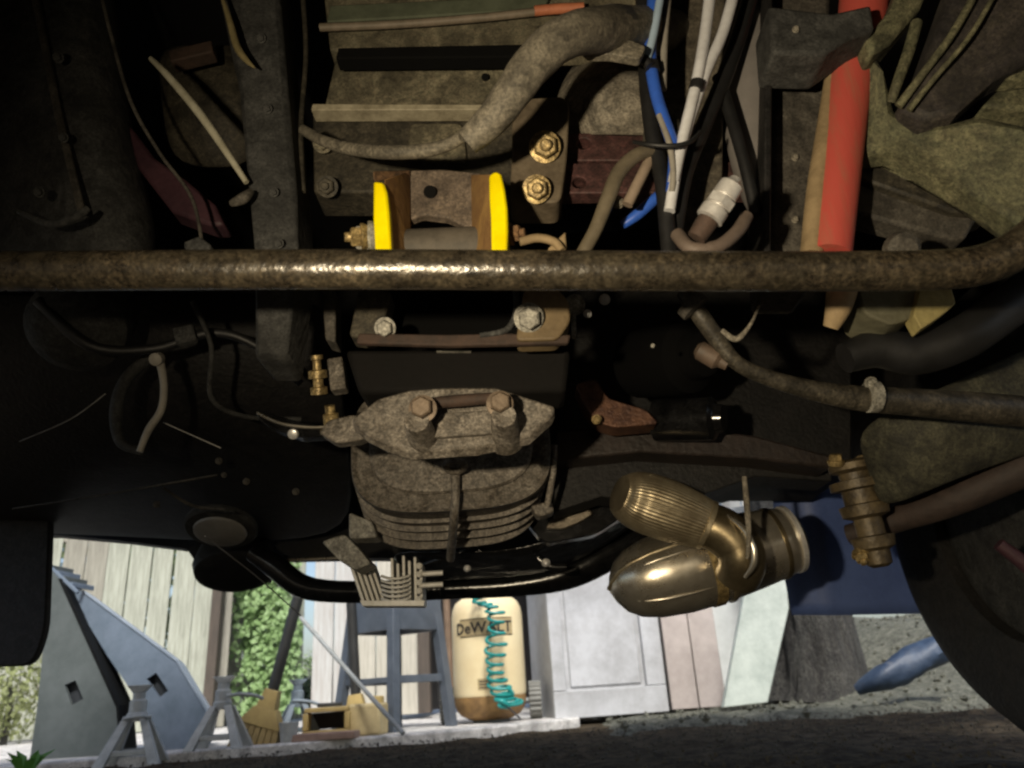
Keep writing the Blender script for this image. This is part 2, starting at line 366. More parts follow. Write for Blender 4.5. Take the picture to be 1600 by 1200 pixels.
# ================================================================== SETTING
def grid_ground():
    vs, fs = [], []
    xs = [-60, -25, -12, -7, -5, -3.5, -2.5] + [-1.9 + .045 * i for i in range(101)] + [3.2, 4, 5, 7, 12, 25, 60]
    ys = [-40, -15, -6, -3, -1.5, -.5, .3, .9] + [1.3 + .035 * i for i in range(58)] + [3.5, 4, 4.5, 5, 5.6, 6.5, 8, 12, 20, 40, 80, 150]
    for y in ys:
        for x in xs:
            z = 0.0
            if abs(x) < 5 and -1 < y < 5: z = .010 * mnoise.noise(V((x * 3.1, y * 3.1, 0))) + .012 * mnoise.fractal(V((x * 9, y * 9, 2)), .8, 2.1, 4) - .012
            vs.append(V((x, y, z)))
    nc = len(xs)
    for i in range(len(ys) - 1):
        for j in range(nc - 1): fs.append((i * nc + j, i * nc + j + 1, (i + 1) * nc + j + 1, (i + 1) * nc + j))
    return vs, fs
v, f = grid_ground(); tag(link('ground', v, f, soil, smooth=180), None, kind='structure')
# pale concrete slab beyond the car, its front edge running up to the right
SZ = .022
fe = [gz(px, py, SZ) for px, py in ((-900, 1278), (0, 1198), (300, 1173), (700, 1142), (905, 1121))]
slab_far = 7.5
front = [V((p.x, p.y, SZ)) for p in fe] + [V((fe[-1].x + .25, slab_far, SZ)), V((fe[0].x - 2, slab_far, SZ))]
v, f = prism_geo(front, (0, 0, -.12)); tag(link('slab', v, f, conc, bevel=.006), None, kind='structure')
# grey gravel patch right of the slab, rising to a low bank
gv, gf = [], []
NX, NY = 40, 34
for j in range(NY):
    for i in range(NX):
        x = fe[-1].x + .02 + i * .11 + .12 * (j / NY); y = 2.55 + j * .12 + .35 * math.exp(-((i - 12) / 16) ** 2)
        rise = max(0, y - 3.15); bank = .52 * (1 - math.exp(-rise * .75)) * min(1, max(0, (x - 1.25) / .8))
        z = .012 + bank + .02 * mnoise.noise(V((x * 6, y * 6, 3))) + .03 * mnoise.noise(V((x * 2, y * 2, 8))) * min(1, rise)
        if j == 0 or i == 0: z = -.03
        elif i < 4: z -= .012 * (4 - i) / 4
        gv.append(V((x, y, z)))
for j in range(NY - 1):
    for i in range(NX - 1): gf.append((j * NX + i, j * NX + i + 1, (j + 1) * NX + i + 1, (j + 1) * NX + i))
tag(link('gravel_bank', gv, gf, gravel_m, smooth=180), None, kind='structure')
# loose stones on soil and gravel (nobody could count them)
def stones(name, m, n, region, s0, s1):
    vs, fs = [], []
    for _ in range(n):
        x, y, z = region(); s = random.uniform(s0, s1); b = len(vs)
        for k in range(6):
            d = [(1, 0, 0), (-1, 0, 0), (0, 1, 0), (0, -1, 0), (0, 0, 1), (0, 0, -1)][k]
            vs.append(V((x, y, z)) + V(d) * s * random.uniform(.6, 1.2))
        for a in ((0, 2, 4), (2, 1, 4), (1, 3, 4), (3, 0, 4), (2, 0, 5), (1, 2, 5), (3, 1, 5), (0, 3, 5)): fs.append(tuple(b + q for q in a))
    tag(link(name, vs, fs, m, smooth=60), None, kind='stuff')
def reg_soil():
    y = random.uniform(1.2, 3.1); return random.uniform(-1.6, 2.4), y, .0
stones('grit', mat('grit_brown', (.075, .065, .045), (.04, .035, .026), .9, 0, 40, .3), 3500, reg_soil, .002, .0055)
def reg_grav():
    p = random.choice(gv); return p.x + random.uniform(-.06, .06), p.y + random.uniform(-.06, .06), p.z + .002
stones('gravel', gravel_m, 2600, reg_grav, .006, .018)

# ------------------------------------------------------------------ board fence on the left
def fence_run(name, label, pxs, Y0, Y1, H, ms, gap=None):
    a = pt(pxs[0], 1000, Y0); b = pt(pxs[1], 1000, Y1); a.z = b.z = 0
    L = (b - a).length; dirv = (b - a).normalized(); nrm = V((-dirv.y, dirv.x, 0))
    t = thing(name, label, 'fence', (a.x, a.y, 0))
    x = 0.0; k = 0
    while x < L:
        wd = random.uniform(.125, .15); c = a + dirv * (x + wd / 2); off = random.uniform(-.006, .006)
        h = H + random.uniform(-.02, .02); q = [c - dirv * wd / 2, c + dirv * wd / 2]
        fr = [q[0] + nrm * off, q[1] + nrm * (off + random.uniform(-.004, .004)), q[1] + nrm * off + V((0, 0, h)), q[0] + nrm * off + V((0, 0, h))]
        for p in fr[:2]: p.z = .03
        vv, ff = prism_geo(fr, nrm * .018)
        link('board', vv, ff, random.choice(ms), t, bevel=.002, smooth=30)
        x += wd + (random.uniform(.003, .010) if k % 5 else .022); k += 1
    for z in (.35, 1.35):
        c0 = a + nrm * .05; c1 = b + nrm * .05
        strut('rail', fence_d, c0 + V((0, 0, z)), c1 + V((0, 0, z)), .04, .09, t)
    for u in (0, .5, 1):
        c0 = a + dirv * L * u + nrm * .105; strut('post', fence_d, c0, c0 + V((0, 0, H + .1)), .09, .09, t)
    return t
fence_run('board_fence', 'weathered grey-green vertical board fence behind the pair of car ramps', (-330, 338), 5.2, 5.7, 1.9, [fence_m, fence_m, fence_m, fence_d])
fence_run('board_fence', 'narrow stretch of brown board fence half covered by ivy behind the slanting broom', (352, 452), 6.3, 6.5, 1.9, [fence_d, fence_m])
# a lone dark post where the two stretches meet
p = pt(338, 1095, 5.75)
tag(strut('fence_post', brown_w, (p.x, 5.62, 0), (p.x + .02, 5.62, 2.0), .07, .07), 'dark upright post between the long fence and the ivy-covered fence', 'post')
def leaves(n, pick, s0, s1):
    vs, fs = [], []
    for _ in range(n):
        c, nr_ = pick(); s = random.uniform(s0, s1); b = len(vs)
        q = Quaternion(V((random.uniform(-1, 1), random.uniform(-1, 1), random.uniform(-1, 1))).normalized(), random.uniform(0, 1.1)) @ nr_.to_track_quat('Z', 'Y')
        for x, y, z in ((0, -1, 0), (.62, -.1, .12), (.15, .3, .0), (0, 1.1, -.1), (-.15, .3, 0), (-.62, -.1, .12)): vs.append(c + q @ (V((x, y, z)) * s))
        fs += [(b, b + 1, b + 2, b + 4, b + 5), (b + 2, b + 3, b + 4)]
    return vs, fs
iv = thing('ivy', 'green ivy climbing over the narrow brown fence left of the bright gap', 'ivy', tuple(pt(420, 1100, 6.2).xy) + (0,))
def pick_ivy():
    while True:
        px, py = random.uniform(362, 470), random.uniform(860, 1115)
        edge = 370 + 26 * mnoise.noise(V((py * .02, 0, 0))); 
        if px < edge + 10 and random.random() < .8: continue
        if px > 452 and random.random() < .6: continue
        return pt(px, py, 6.12 + random.uniform(-.12, .05) + .05 * mnoise.noise(V((px * .04, py * .04, 1)))), V((random.uniform(-.5, .5), -1, random.uniform(.1, .9))).normalized()
v, f = leaves(2600, pick_ivy, .022, .042); link('foliage', v, f, leaf_m, iv, smooth=0, kind='stuff')
for k in range(3):
    pts = [pt(385 + 25 * k + 6 * math.sin(i + k), 1120 - 26 * i, 6.22) for i in range(11)]
    v, f = tube_geo(pts, [.008] * 11, 6); link('stem', v, f, bark, iv)
def shrub(px, py, Y, rx, rz, n, label, m=bush_m, s=(.02, .04)):
    b = pt(px, py, Y); b.z = 0; t = thing('shrub', label, 'shrub', tuple(b))
    def pick():
        d = V((random.gauss(0, 1), random.gauss(0, 1), random.gauss(0, 1))).normalized(); q = random.uniform(.55, 1) * (1 + .35 * mnoise.noise(d * 2.3 + V((px, 0, 0))))
        return b + V((d.x * rx * q, d.y * rx * q, rz + d.z * rz * q)), (d + V((0, 0, .4))).normalized()
    v, f = leaves(n, pick, *s); link('foliage', v, f, m, t, smooth=0, kind='stuff')
    rod('stem', bark, b, b + V((0, 0, rz)), .02, t)
hd = thing('hedge', 'bright green hedge growing behind the long board fence, seen through its gaps', 'hedge', (-4.2, 6.6, 0))
def pick_hedge():
    return V((random.uniform(-6.4, -2.3), random.uniform(6.0, 6.9), random.uniform(.05, 2.2))), V((random.uniform(-.6, .6), -1, random.uniform(0, 1))).normalized()
v, f = leaves(6000, pick_hedge, .04, .07); link('foliage', v, f, leafmat(mat('hedge_leaf', (.20, .27, .10), (.10, .16, .05), .55, 0, 6, 0)), hd, smooth=0, kind='stuff')
for k in range(5): rod('stem', bark, (-6.2 + k * .9, 6.5, 0), (-6.2 + k * .9, 6.5, 2.0), .03, hd)
shrub(12, 1120, 4.9, .22, .34, 1500, 'pale yellow-green weeds at the foot of the long fence, left of the dark ramp', leafmat(mat('weed_pale', (.30, .34, .14), (.17, .19, .08), .7, 0, 10, 0)), (.012, .024))
shrub(492, 1090, 7.2, .22, .20, 900, 'low dark shrub standing in the bright gap beside the shed')
shrub(462, 1070, 8.6, .35, .33, 1100, 'pale green bush further back in the bright gap by the ivy', leafmat(mat('bush_pale', (.30, .40, .18), (.17, .25, .10), .6, 0, 8, 0)))
# trees far behind everything, so the yard has an end
def tree(x, y, h, r, label):
    t = thing('tree', label, 'tree', (x, y, 0))
    v, f = tube_geo([V((x, y, 0)), V((x + .1, y, h * .4)), V((x - .1, y, h * .8))], [.16, .12, .05], 8); link('trunk', v, f, bark, t)
    cl = [V((x + random.gauss(0, r * .45), y + random.gauss(0, r * .4), h * .62 + random.gauss(0, h * .16))) for _ in range(16)]
    def pick():
        d = V((random.gauss(0, 1), random.gauss(0, 1), random.gauss(0, 1))).normalized()
        return random.choice(cl) + d * r * .38 * random.uniform(.5, 1), d
    v, f = leaves(2600, pick, .07, .13); link('crown', v, f, leaf_m, t, smooth=0, kind='stuff')
# ------------------------------------------------------------------ shed wall with a dark doorway
YS = 4.75
sh = thing('shed', 'pale plank shed wall with a dark open doorway behind stool and tank', 'shed', (pt(700, 1000, YS).x, YS, 0))
xa, xb, xc, xd = (pt(p_, 1050, YS).x for p_ in (487, 655, 862, 1250))
x = xa; k = 0
while x < xb - .02:
    wd = min(.125, xb - x); box('plank', siding_m if k < 2 else siding_t, (x + wd / 2, YS, 1.1), (wd - .006, .02, 2.1), sh); x += wd; k += 1
box('door_frame', brown_w, (xb + .035, YS - .02, 1.1), (.07, .09, 2.1), sh)
box('door_frame', brown_w, (xc - .03, YS - .02, 1.1), (.06, .09, 2.1), sh)
x = xc; k = 0
while x < xd:
    box('plank', siding_m, (x + .0625, YS, 1.1), (.119, .02, 2.1), sh); x += .125
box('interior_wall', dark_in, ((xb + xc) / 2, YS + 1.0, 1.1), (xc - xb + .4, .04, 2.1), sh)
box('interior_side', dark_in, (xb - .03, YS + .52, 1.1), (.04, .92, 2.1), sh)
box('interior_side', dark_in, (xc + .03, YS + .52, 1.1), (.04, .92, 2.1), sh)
box('roof', brown_w, ((xa + xd) / 2, YS + .4, 2.2), (xd - xa + .3, 1.5, .06), sh)
# ================================================================== THINGS ON THE GROUND
# ramps standing on end
def ramp(label, P, hole, Y, side_m, tread_m, ext, slats=None, in_m=ramp_in):
    c = pt(P[0][0], P[0][1], Y); base = pt(sum(p[0] for p in P) / len(P), 1195, Y)
    t = thing('car_ramp', label, 'ramp', (base.x, base.y, 0), group='car ramps standing on end')
    holed('side_wall', side_m, P, [hole], Y, .012, t, bevel=0)
    E = V(ext)
    fr = [pt(p[0], p[1], Y) + E for p in P]; v, f = prism_geo(fr, V((0, .012, 0))); link('side_wall', v, f, side_m, t)
    hc = (sum(h[0] for h in hole) / 4, sum(h[1] for h in hole) / 4)
    vv, ff = prism_geo([pt(hc[0] + (h[0] - hc[0]) * 1.4, hc[1] + (h[1] - hc[1]) * 1.4, Y + .03) for h in hole], (0, .01, 0)); link('hole_backing', vv, ff, in_m, t)
    return t, E
PR = [(104, 918), (128, 924), (276, 1034), (332, 1128), (322, 1165), (292, 1192), (258, 1200), (216, 1096), (166, 1022)]
HR = [(229, 1061), (244, 1051), (263, 1079), (249, 1090)]
rr_, E = ramp('blue-grey plastic car ramp on end, lit along its upper edge, right of the darker ramp', PR, HR, 2.98, ramp_b, ramp_b, (-.072, .22, 0))
for i in (1, 2, 3):
    a, b = pt(*PR[i][:2], 2.98), pt(*PR[i + 1][:2], 2.98)
    nn = V(((b - a).z * -1, 0, (b - a).x)).normalized() * .008
    if nn.z < 0: nn = -nn
    v, f = prism_geo([a + V((0, -.004, 0)), b + V((0, -.004, 0)), b + E, a + E], nn); link('tread', v, f, mat('ramp_tread_skylit', (.34, .40, .47), (.24, .29, .35), .5, 0, 12, .2), rr_, bevel=.001)  # paler than the walls: skylight on the tread painted into its colour
PL = [(77, 888), (92, 905), (182, 1105), (190, 1205), (42, 1216), (58, 1105), (70, 985)]
HL = [(101, 1070), (118, 1063), (130, 1092), (112, 1102)]
rl_, E = ramp('dark grey plastic car ramp on end, furthest left, with stepped tip', PL, HL, 2.88, ramp_k, ramp_k, (-.055, .22, 0))
for i in (1, 2):
    a, b = pt(*PL[i][:2], 2.88), pt(*PL[i + 1][:2], 2.88)
    v, f = prism_geo([a + V((0, -.004, 0)), b + V((0, -.004, 0)), b + E, a + E], (.008, 0, .004)); link('tread', v, f, mat('ramp_tread_in_shade', (.010, .011, .011), (.007, .007, .007), .8, 0, 9, .2, spec=.1), rl_, bevel=.001)  # blackened tread: shade from the neighbouring ramp painted into the colour
for k in range(4):
    a = pt(78 + k * 11, 886 + k * 9, 2.90); strut('tip_slat', ramp_b if k % 2 else ramp_k, a, a + V((.02, .12, -.002)), .008, .018, rl_)
a = pt(76, 884, 2.90); b = pt(122, 926, 2.90); strut('tip_rail', ramp_b, a, b, .012, .012, rl_)
a = pt(76, 884, 3.02); b = pt(128, 920, 3.02); strut('tip_rail', ramp_b, a, b, .012, .012, rl_)

def jack_stand(label, px, py, Y, s, rz, m, hnd=None):
    b = pt(px, py, Y); t = thing('jack_stand', label, 'jack stand', (b.x, b.y, .0 if b.y < 2.7 else SZ), rz, group='jack stands on the slab')
    h, w_ = .26 * s, .105 * s
    for sx in (-1, 1):
        for sy in (-1, 1):
            hull8('leg', m, [V((sx * w_ * .95 + dx * .021 * s, sy * w_ * .95 + dy * .021 * s, 0)) for dx, dy in ((-1, -1), (1, -1), (1, 1), (-1, 1))],
                  [V((sx * .030 * s + dx * .014 * s, sy * .030 * s + dy * .014 * s, h * .66)) for dx, dy in ((-1, -1), (1, -1), (1, 1), (-1, 1))], t, local=True)
    for sy in (-1, 1): strut('crossbar', m, (-w_ * .8, sy * w_ * .83, .045 * s), (w_ * .8, sy * w_ * .83, .045 * s), .02 * s, .008, t, local=True)
    lathe('column', m, (0, 0, h * .6), (0, 0, 1), [(0, .040 * s), (.03 * s, .040 * s), (.034 * s, .034 * s), (h * .3, .034 * s), (h * .32, .025 * s), (h * .42, .025 * s)], t, 16, local=True)
    hull8('saddle', m, [V((x, y, h * 1.02)) for x, y in ((-.02 * s, -.02 * s), (.02 * s, -.02 * s), (.02 * s, .02 * s), (-.02 * s, .02 * s))], [V((x, y, h * 1.13)) for x, y in ((-.048 * s, -.024 * s), (.048 * s, -.024 * s), (.048 * s, .024 * s), (-.048 * s, .024 * s))], t, local=True)
    if hnd:
        q = spline([tuple(x) for x in hnd], 6); pts = [V(x) * s for x in q]
        v, f = tube_geo(pts, [.006] * len(pts), 8); link('handle', v, f, m, t, local=True)
    return t
jack_stand('pale grey jack stand directly in front of the blue-grey ramp', 207, 1185, 2.68, .80, .25, stand_m, [(-.04, -.045, .17), (.02, -.07, .175), (.06, -.04, .17)])
jack_stand('grey jack stand at the foot of the dark fence post, right of the ramps', 342, 1180, 2.85, .78, .1, stand_m, [(.03, -.04, .21), (.09, -.05, .215), (.15, -.05, .205), (.18, -.03, .19)])
jack_stand('blue-grey jack stand behind the slanting broom head, left of the amber box', 462, 1160, 3.15, .72, .45, stand_b, [(-.03, -.03, .19), (.05, -.05, .18), (.14, -.06, .15), (.22, -.05, .135)])

def broom(label, top, neck, tip, Y, hw):
    a, n_, b = pt(*top, Y), pt(*neck, Y), pt(*tip, Y); t = thing('broom', label, 'broom', (b.x, b.y, SZ))
    rod('handle', pole_k, n_, a, .021, t, 12)
    s = scl(n_); ax = (b - n_).normalized(); L = (b - n_).length; side = V((1, 0, 0)); side = (side - ax * side.dot(ax)).normalized(); dp = ax.cross(side)
    def quad(u, w_, d_): c = n_ + ax * L * u; return [c + side * w_ + dp * d_, c - side * w_ + dp * d_, c - side * w_ - dp * d_, c + side * w_ - dp * d_]
    hull8('socket', broom_c, quad(-.12, .024, .024), quad(.22, .036, .028), t)
    hull8('head', broom_c, quad(.20, .040, .028), quad(.52, hw * s * .9, .035), t)
    for k in range(7):
        u0_, u1_ = -1 + 2 * k / 7 + .02, -1 + 2 * (k + 1) / 7 - .02
        c0, c1 = n_ + ax * L * .5, n_ + ax * L * 1.0
        q0 = [c0 + side * u * hw * s * .85 + dp * d for u, d in ((u0_, -.03), (u1_, -.03), (u1_, .03), (u0_, .03))]
        q1 = [c1 + side * u * hw * s + dp * d for u, d in ((u0_, -.036), (u1_, -.036), (u1_, .036), (u0_, .036))]
        hull8('bristle_tuft', broom_y, q0, q1, t, bevel=0)
    return t
broom('straw broom with slanting dark handle and tan head left of the amber box', (468, 925), (424, 1088), (394, 1178), 2.98, 38)
broom('straw broom with upright dark handle and yellow head left of the stool', (548, 925), (556, 1092), (560, 1152), 3.25, 34)
# amber box with an open dark recess
ab = pt(512, 1155, 3.1); t = thing('tool_box', 'low amber box with dark open recess between the brooms', 'box', (ab.x, ab.y, SZ), .12)
box('base', broom_c, (0, 0, .014), (.17, .12, .028), t, local=True)
box('lid', broom_c, (0, 0, .098), (.16, .12, .016), t, local=True)
for sx in (-1, 1): box('side', broom_c, (sx * .075, 0, .059), (.02, .118, .058), t, local=True)
box('back', dark_in, (0, .05, .059), (.128, .014, .058), t, local=True)
box('handle', pole_k, (.005, 0, .114), (.09, .03, .014), t, local=True)
ab = pt(575, 1150, 3.12); t = thing('canister', 'straw yellow block-shaped canister right of the amber box, below the upright broom', 'canister', (ab.x, ab.y, SZ), -.2)
box('body', mat('straw_yellow', (.60, .48, .25), (.46, .36, .18), .6, 0, 9, .1), (0, 0, .055), (.13, .09, .11), t, local=True, bevel=.01)
lathe('cap', broom_c, (.04, 0, .11), (0, 0, 1), [(0, .022), (.02, .022), (.024, .018)], t, 14, local=True)
ab = pt(505, 1168, 2.98); tag(box('board', wood_p, (ab.x, ab.y, SZ + .012), (.24, .10, .024)), 'short pinkish board lying on the slab in front of the amber box', 'board')
ab = pt(450, 1165, 2.95); tag(lathe('paper_cup', stand_m, (ab.x, ab.y, SZ), (0, 0, 1), [(0, .026), (.06, .034), (.066, .034), (.064, .030)], None, 18), 'small pale cup on slab right of the slanting broom head', 'cup')
a = pt(470, 965, 3.3); b = gz(630, 1146, SZ + .01); tag(rod('pole', pole_g, b, a, .008), 'thin pale pole leaning diagonally left of the stool', 'pole')

# stool
Ys = 3.42; sb = pt(617, 1140, Ys); st = thing('stool', 'slate blue wooden step stool with square seat and pale rungs', 'stool', (sb.x, sb.y, SZ), math.radians(-37))
H_ = .545; half = .145
hull8('seat', stool_m, [V((x * half, y * half, H_ - .03)) for x, y in ((-1, -1), (1, -1), (1, 1), (-1, 1))], [V((x * half, y * half, H_)) for x, y in ((-1, -1), (1, -1), (1, 1), (-1, 1))], st, local=True, bevel=.008)
for (c, s_) in (((0, -half + .012, H_ - .098), (half * 2 - .01, .02, .135)), ((0, half - .012, H_ - .098), (half * 2 - .01, .02, .135)), ((-half + .012, 0, H_ - .098), (.02, half * 2 - .05, .135)), ((half - .012, 0, H_ - .098), (.02, half * 2 - .05, .135))):
    box('apron', stool_m, c, s_, st, local=True)
for x in (-1, 1):
    for y in (-1, 1):
        q = lambda e, z: [V((x * e + i * .019, y * e + j * .019, z)) for i, j in ((-1, -1), (1, -1), (1, 1), (-1, 1))]
        hull8('leg', stool_m, q(half + .018, 0), q(half - .026, H_ - .032), st, local=True)
for (a, b) in (((-1, -1), (1, -1)), ((1, -1), (1, 1)), ((1, 1), (-1, 1)), ((-1, 1), (-1, -1))):
    strut('rung', stool_m, (a[0] * .14, a[1] * .14, .19), (b[0] * .14, b[1] * .14, .19), .022, .03, st, local=True)

# air compressor tank
Yt = 3.6; tb = pt(768, 1128, Yt); tp = thing('air_compressor', 'faded yellow upright compressor tank with rusty base and two grey ribbed wheels', 'compressor', (tb.x, tb.y, SZ), 0)
R = .158
lathe('tank', tank_m, (0, 0, 0), (0, 0, 1), [(.105, R * .97), (.12, R), (.435, R), (.468, R * .97), (.495, R * .89), (.514, R * .74), (.527, R * .48), (.532, R * .2)], tp, 48, local=True)
lathe('tank_base', tank_r, (0, 0, 0), (0, 0, 1), [(.012, R * .55), (.03, R * .8), (.055, R * .93), (.085, R * .985), (.104, R * .985)], tp, 48, local=True)
lathe('foot', ramp_k, (0, 0, 0), (0, 0, 1), [(0, R * .5), (.011, R * .5)], tp, 24, local=True)
lathe('regulator', cab_m, (.0, 0, .530), (0, 0, 1), [(0, .03), (.03, .03), (.032, .042), (.07, .042), (.085, .03), (.10, .012)], tp, 18, local=True)
def wrapped(name, m, pts2d_faces, Rr, z0, th0, parent):
    vv, ff = pts2d_faces
    vs = [V((math.sin(th0 + x / Rr) * (Rr + d), -math.cos(th0 + x / Rr) * (Rr + d), z0 + y)) for x, y, d in vv]
    return link(name, vs, ff, m, parent, local=True, smooth=0)
def band(x0, x1, y0, y1, d, n=20):
    vv = []; ff = []
    for i in range(n + 1):
        x = x0 + (x1 - x0) * i / n; vv += [(x, y0, 0), (x, y1, 0), (x, y0, d), (x, y1, d)]
    for i in range(n):
        a, b = i * 4, i * 4 + 4; ff += [(a + 2, b + 2, b + 3, a + 3), (a, a + 1, b + 1, b), (a, b, b + 2, a + 2), (a + 1, a + 3, b + 3, b + 1)]
    e = n * 4; ff += [(0, 2, 3, 1), (e, e + 1, e + 3, e + 2)]
    return vv, ff
wrapped('label_band', band_m, band(-.125, .125, 0, .075, .002), R, .345, 0.0, tp)
def text_geo(s, size, d):
    c = bpy.data.curves.new('t', 'FONT'); c.body = s; c.size = size; c.extrude = .0005; c.align_x = 'CENTER'; c.resolution_u = 2
    c.offset = .0012
    o = bpy.data.objects.new('t', c); COL.objects.link(o)
    dg = bpy.context.evaluated_depsgraph_get(); me = bpy.data.meshes.new_from_object(o.evaluated_get(dg))
    vv = [(q.co.x, q.co.y, d + q.co.z) for q in me.vertices]; ff = [tuple(p.vertices) for p in me.polygons]
    bpy.data.objects.remove(o); bpy.data.meshes.remove(me); bpy.data.curves.remove(c); return vv, ff
o = wrapped('lettering', ink, text_geo('DeWALT', .066, .0032), R, .359, -.08, tp)
for y0 in (.3465, .4155): wrapped('label_stripe', ink, band(-.122, .122, 0, .003, .003), R, y0, 0, tp)
wrapped('rating_plate', band_m, band(-.035, .02, 0, .045, .002, 8), R, .13, -.05, tp)
for k in range(3): wrapped('plate_line', ink, band(-.028, .013, 0, .005, .003, 8), R, .137 + k * .012, -.05, tp)
wrapped('weld_seam', band_m, band(-.002, .002, 0, .305, .002, 2), R, .125, .12, tp)
for sx, dz in ((-1, 0), (1, 0)):
    pr = []
    for k in range(7):
        t0_ = -.026 + k * .0075; pr += [(t0_, .066), (t0_ + .001, .076), (t0_ + .005, .076), (t0_ + .006, .066)]
    # ribs run around the wheel; it is seen edge on
    def prof_(i, k, a): return 1.0 + .05 * math.copysign(1, math.sin(a * 22))
    pts = [V((sx * .195 + q, .06, .078)) for q in (-.027, -.024, .024, .027)]
    v, f = tube_geo(pts, [.07, .074, .074, .07], 88, prof_); link('wheel', v, f, wheel_g, tp, local=True, smooth=20)
rod('axle', stand_m, (-.17, .06, .078), (.17, .06, .078), .01, tp, local=True)
# teal coiled hose hanging down the tank front
q = spline([(756, 880, 3.38), (745, 935, 3.36), (772, 952, 3.36), (775, 1000, 3.36), (774, 1050, 3.355), (786, 1085, 3.355), (800, 1098, 3.36)], 40)
pts = []; ph = 0
for i, c in enumerate(q):
    P_ = pt(*c); ph += 2 * math.pi / (12.5 + 1.2 * math.sin(i * .07)); rr = (.044 + .008 * math.sin(i * .11)) if i > 80 else .026
    pts.append(P_ + V((math.cos(ph) * rr * .85, math.sin(ph) * .018, math.sin(ph) * rr * .22)))
v, f = tube_geo(spline([tuple(p_) for p_ in pts], 2) and [V(x_) for x_ in spline([tuple(p_) for p_ in pts], 2)], [.0066] * (len(pts) * 2 - 1), 6)
ah = thing('air_hose', 'teal coiled air hose hanging down the front of the yellow tank', 'hose', tuple(pt(790, 1100, 3.36)))
link('coil', v, f, teal, ah, smooth=60)
pts = [pt(*c) for c in spline([(790, 1095, 3.36), (780, 1102, 3.34), (795, 1104, 3.35), (785, 1096, 3.33), (775, 1092, 3.35), (800, 1086, 3.35), (795, 1076, 3.34)], 8)]
v, f = tube_geo(pts, [.009] * len(pts), 8); link('loop', v, f, teal, ah, smooth=60)
v, f = tube_geo([pt(*c) for c in spline([(788, 1100, 3.36), (805, 1115, 3.3), (812, 1122, 3.28)], 5)], [.004] * 11, 6); link('tail', v, f, ink, ah)
# brown broomstick in the doorway
a, b = pt(697, 925, 4.3), pt(706, 1105, 4.3); b.z = .03; tag(rod('broomstick', pole_br, b, a, .019), 'brown wooden stick standing upright in the dark doorway between stool and tank', 'stick')

# pale cabinet
Yc = 3.55; cA = pt(868, 1118, Yc); cB = pt(1046, 1103, Yc + .12); cA.z = cB.z = .016
dv = (cB - cA); Wc = dv.length; rz = math.atan2(dv.y, dv.x)
cb = thing('cabinet', 'pale grey cabinet with recessed door panel and pinkish right side', 'cabinet', tuple(cA), rz)
Hc = .92
box('carcass', cab_m, (Wc / 2, .21, Hc / 2), (Wc, .36, Hc), cb, local=True)
fwid = .045
box('door_rail', cab_m, (Wc / 2, .018, .055), (Wc, .026, .11), cb, local=True)
box('door_rail', cab_m, (Wc / 2, .018, Hc - .03), (Wc, .026, .06), cb, local=True)
box('door_stile', cab_m, (.03, .018, Hc / 2 + .024), (.06, .026, Hc - .175), cb, local=True)
box('door_stile', cab_m, (Wc - .045, .018, Hc / 2 + .024), (.09, .026, Hc - .175), cb, local=True)
box('door_panel', cab_m, (Wc / 2 - .012, .028, Hc / 2 + .022), (Wc - .19, .012, Hc - .20), cb, local=True, bevel=.006)
for k in range(4):
    zz = Hc * .745 + k * .035; box('vent_groove', ramp_k, (Wc * .55, .0215, zz), (Wc * .5, .003, .003), cb, local=True, bevel=0)
# pinkish box right of it
pB = pt(1050, 1105, Yc + .10); pC = pt(1132, 1098, Yc + .16)
bk = thing('storage_crate', 'pinkish beige upright crate between the pale cabinet and the mottled board', 'crate', (pB.x, pB.y, .012), 0)
Wp = pC.x - pB.x
for k in range(2): box('side_panel', cab_p, (Wp * (.25 + .5 * k), .16, .40), (Wp / 2 - .004, .3, .78), bk, local=True)
box('top_cap', cab_p, (Wp / 2, .16, .802), (Wp + .012, .32, .018), bk, local=True)
# white board, mottled board
wb = [(1040, 812), (1207, 783), (1212, 1000), (1050, 1000)]
t = plate('white_board', mat('white_board', (.58, .60, .58), (.46, .48, .46), .7, 0, 4, .1), [(1035, 812), (1206, 783), (1200, 1085), (1020, 1095)], 4.25, .02); tag(t, 'large white board standing upright behind the exhaust and the mottled board', 'board')
t = plate('leaning_board', board_m, [(1175, 860), (1225, 872), (1233, 950), (1200, 1098), (1130, 1106), (1160, 945)], 3.35, .045, bevel=.004); tag(t, 'mottled pale green board standing on gravel right of the crate', 'board')
# dark trunk + blue tarp roll on the gravel
tb = pt(1285, 1088, 3.9); tb.z = 0
tr = thing('tree_trunk', 'dark rough tree trunk standing on gravel right of the mottled board', 'tree', (tb.x, tb.y, 0))
tvs = []
def bprof(i, k, a): return 1 + .10 * math.sin(a * 3 + i * .1) + .13 * mnoise.noise(V((math.cos(a) * 3.5, math.sin(a) * 3.5, i * .16))) + .09 * mnoise.noise(V((math.cos(a) * 11, math.sin(a) * 11, i * .35)))
pts = [V((tb.x + .02 * math.sin(i * .3), tb.y, i * .05)) for i in range(50)]
v, f = tube_geo(pts, [.19 - .001 * i + .07 * math.exp(-i * .35) for i in range(50)], 72, bprof); link('trunk', v, f, bark, tr, smooth=70)
a, b = pt(1368, 1062, 3.05), pt(1462, 1018, 3.05)
tp2 = tube('tarp_roll', blue_t, [(1340, 1078, 3.1, 8), (1372, 1062, 3.05, 17), (1410, 1044, 3.05, 21), (1450, 1022, 3.05, 22), (1490, 1004, 3.05, 18)], 20, None, 16, prof=lambda i, k, a: 1 + .10 * math.sin(a * 3 + i * .5) + .06 * math.sin(a * 7 + i))
tag(tp2, 'rolled blue tarp lying on the gravel bank beside the right tyre', 'tarp')
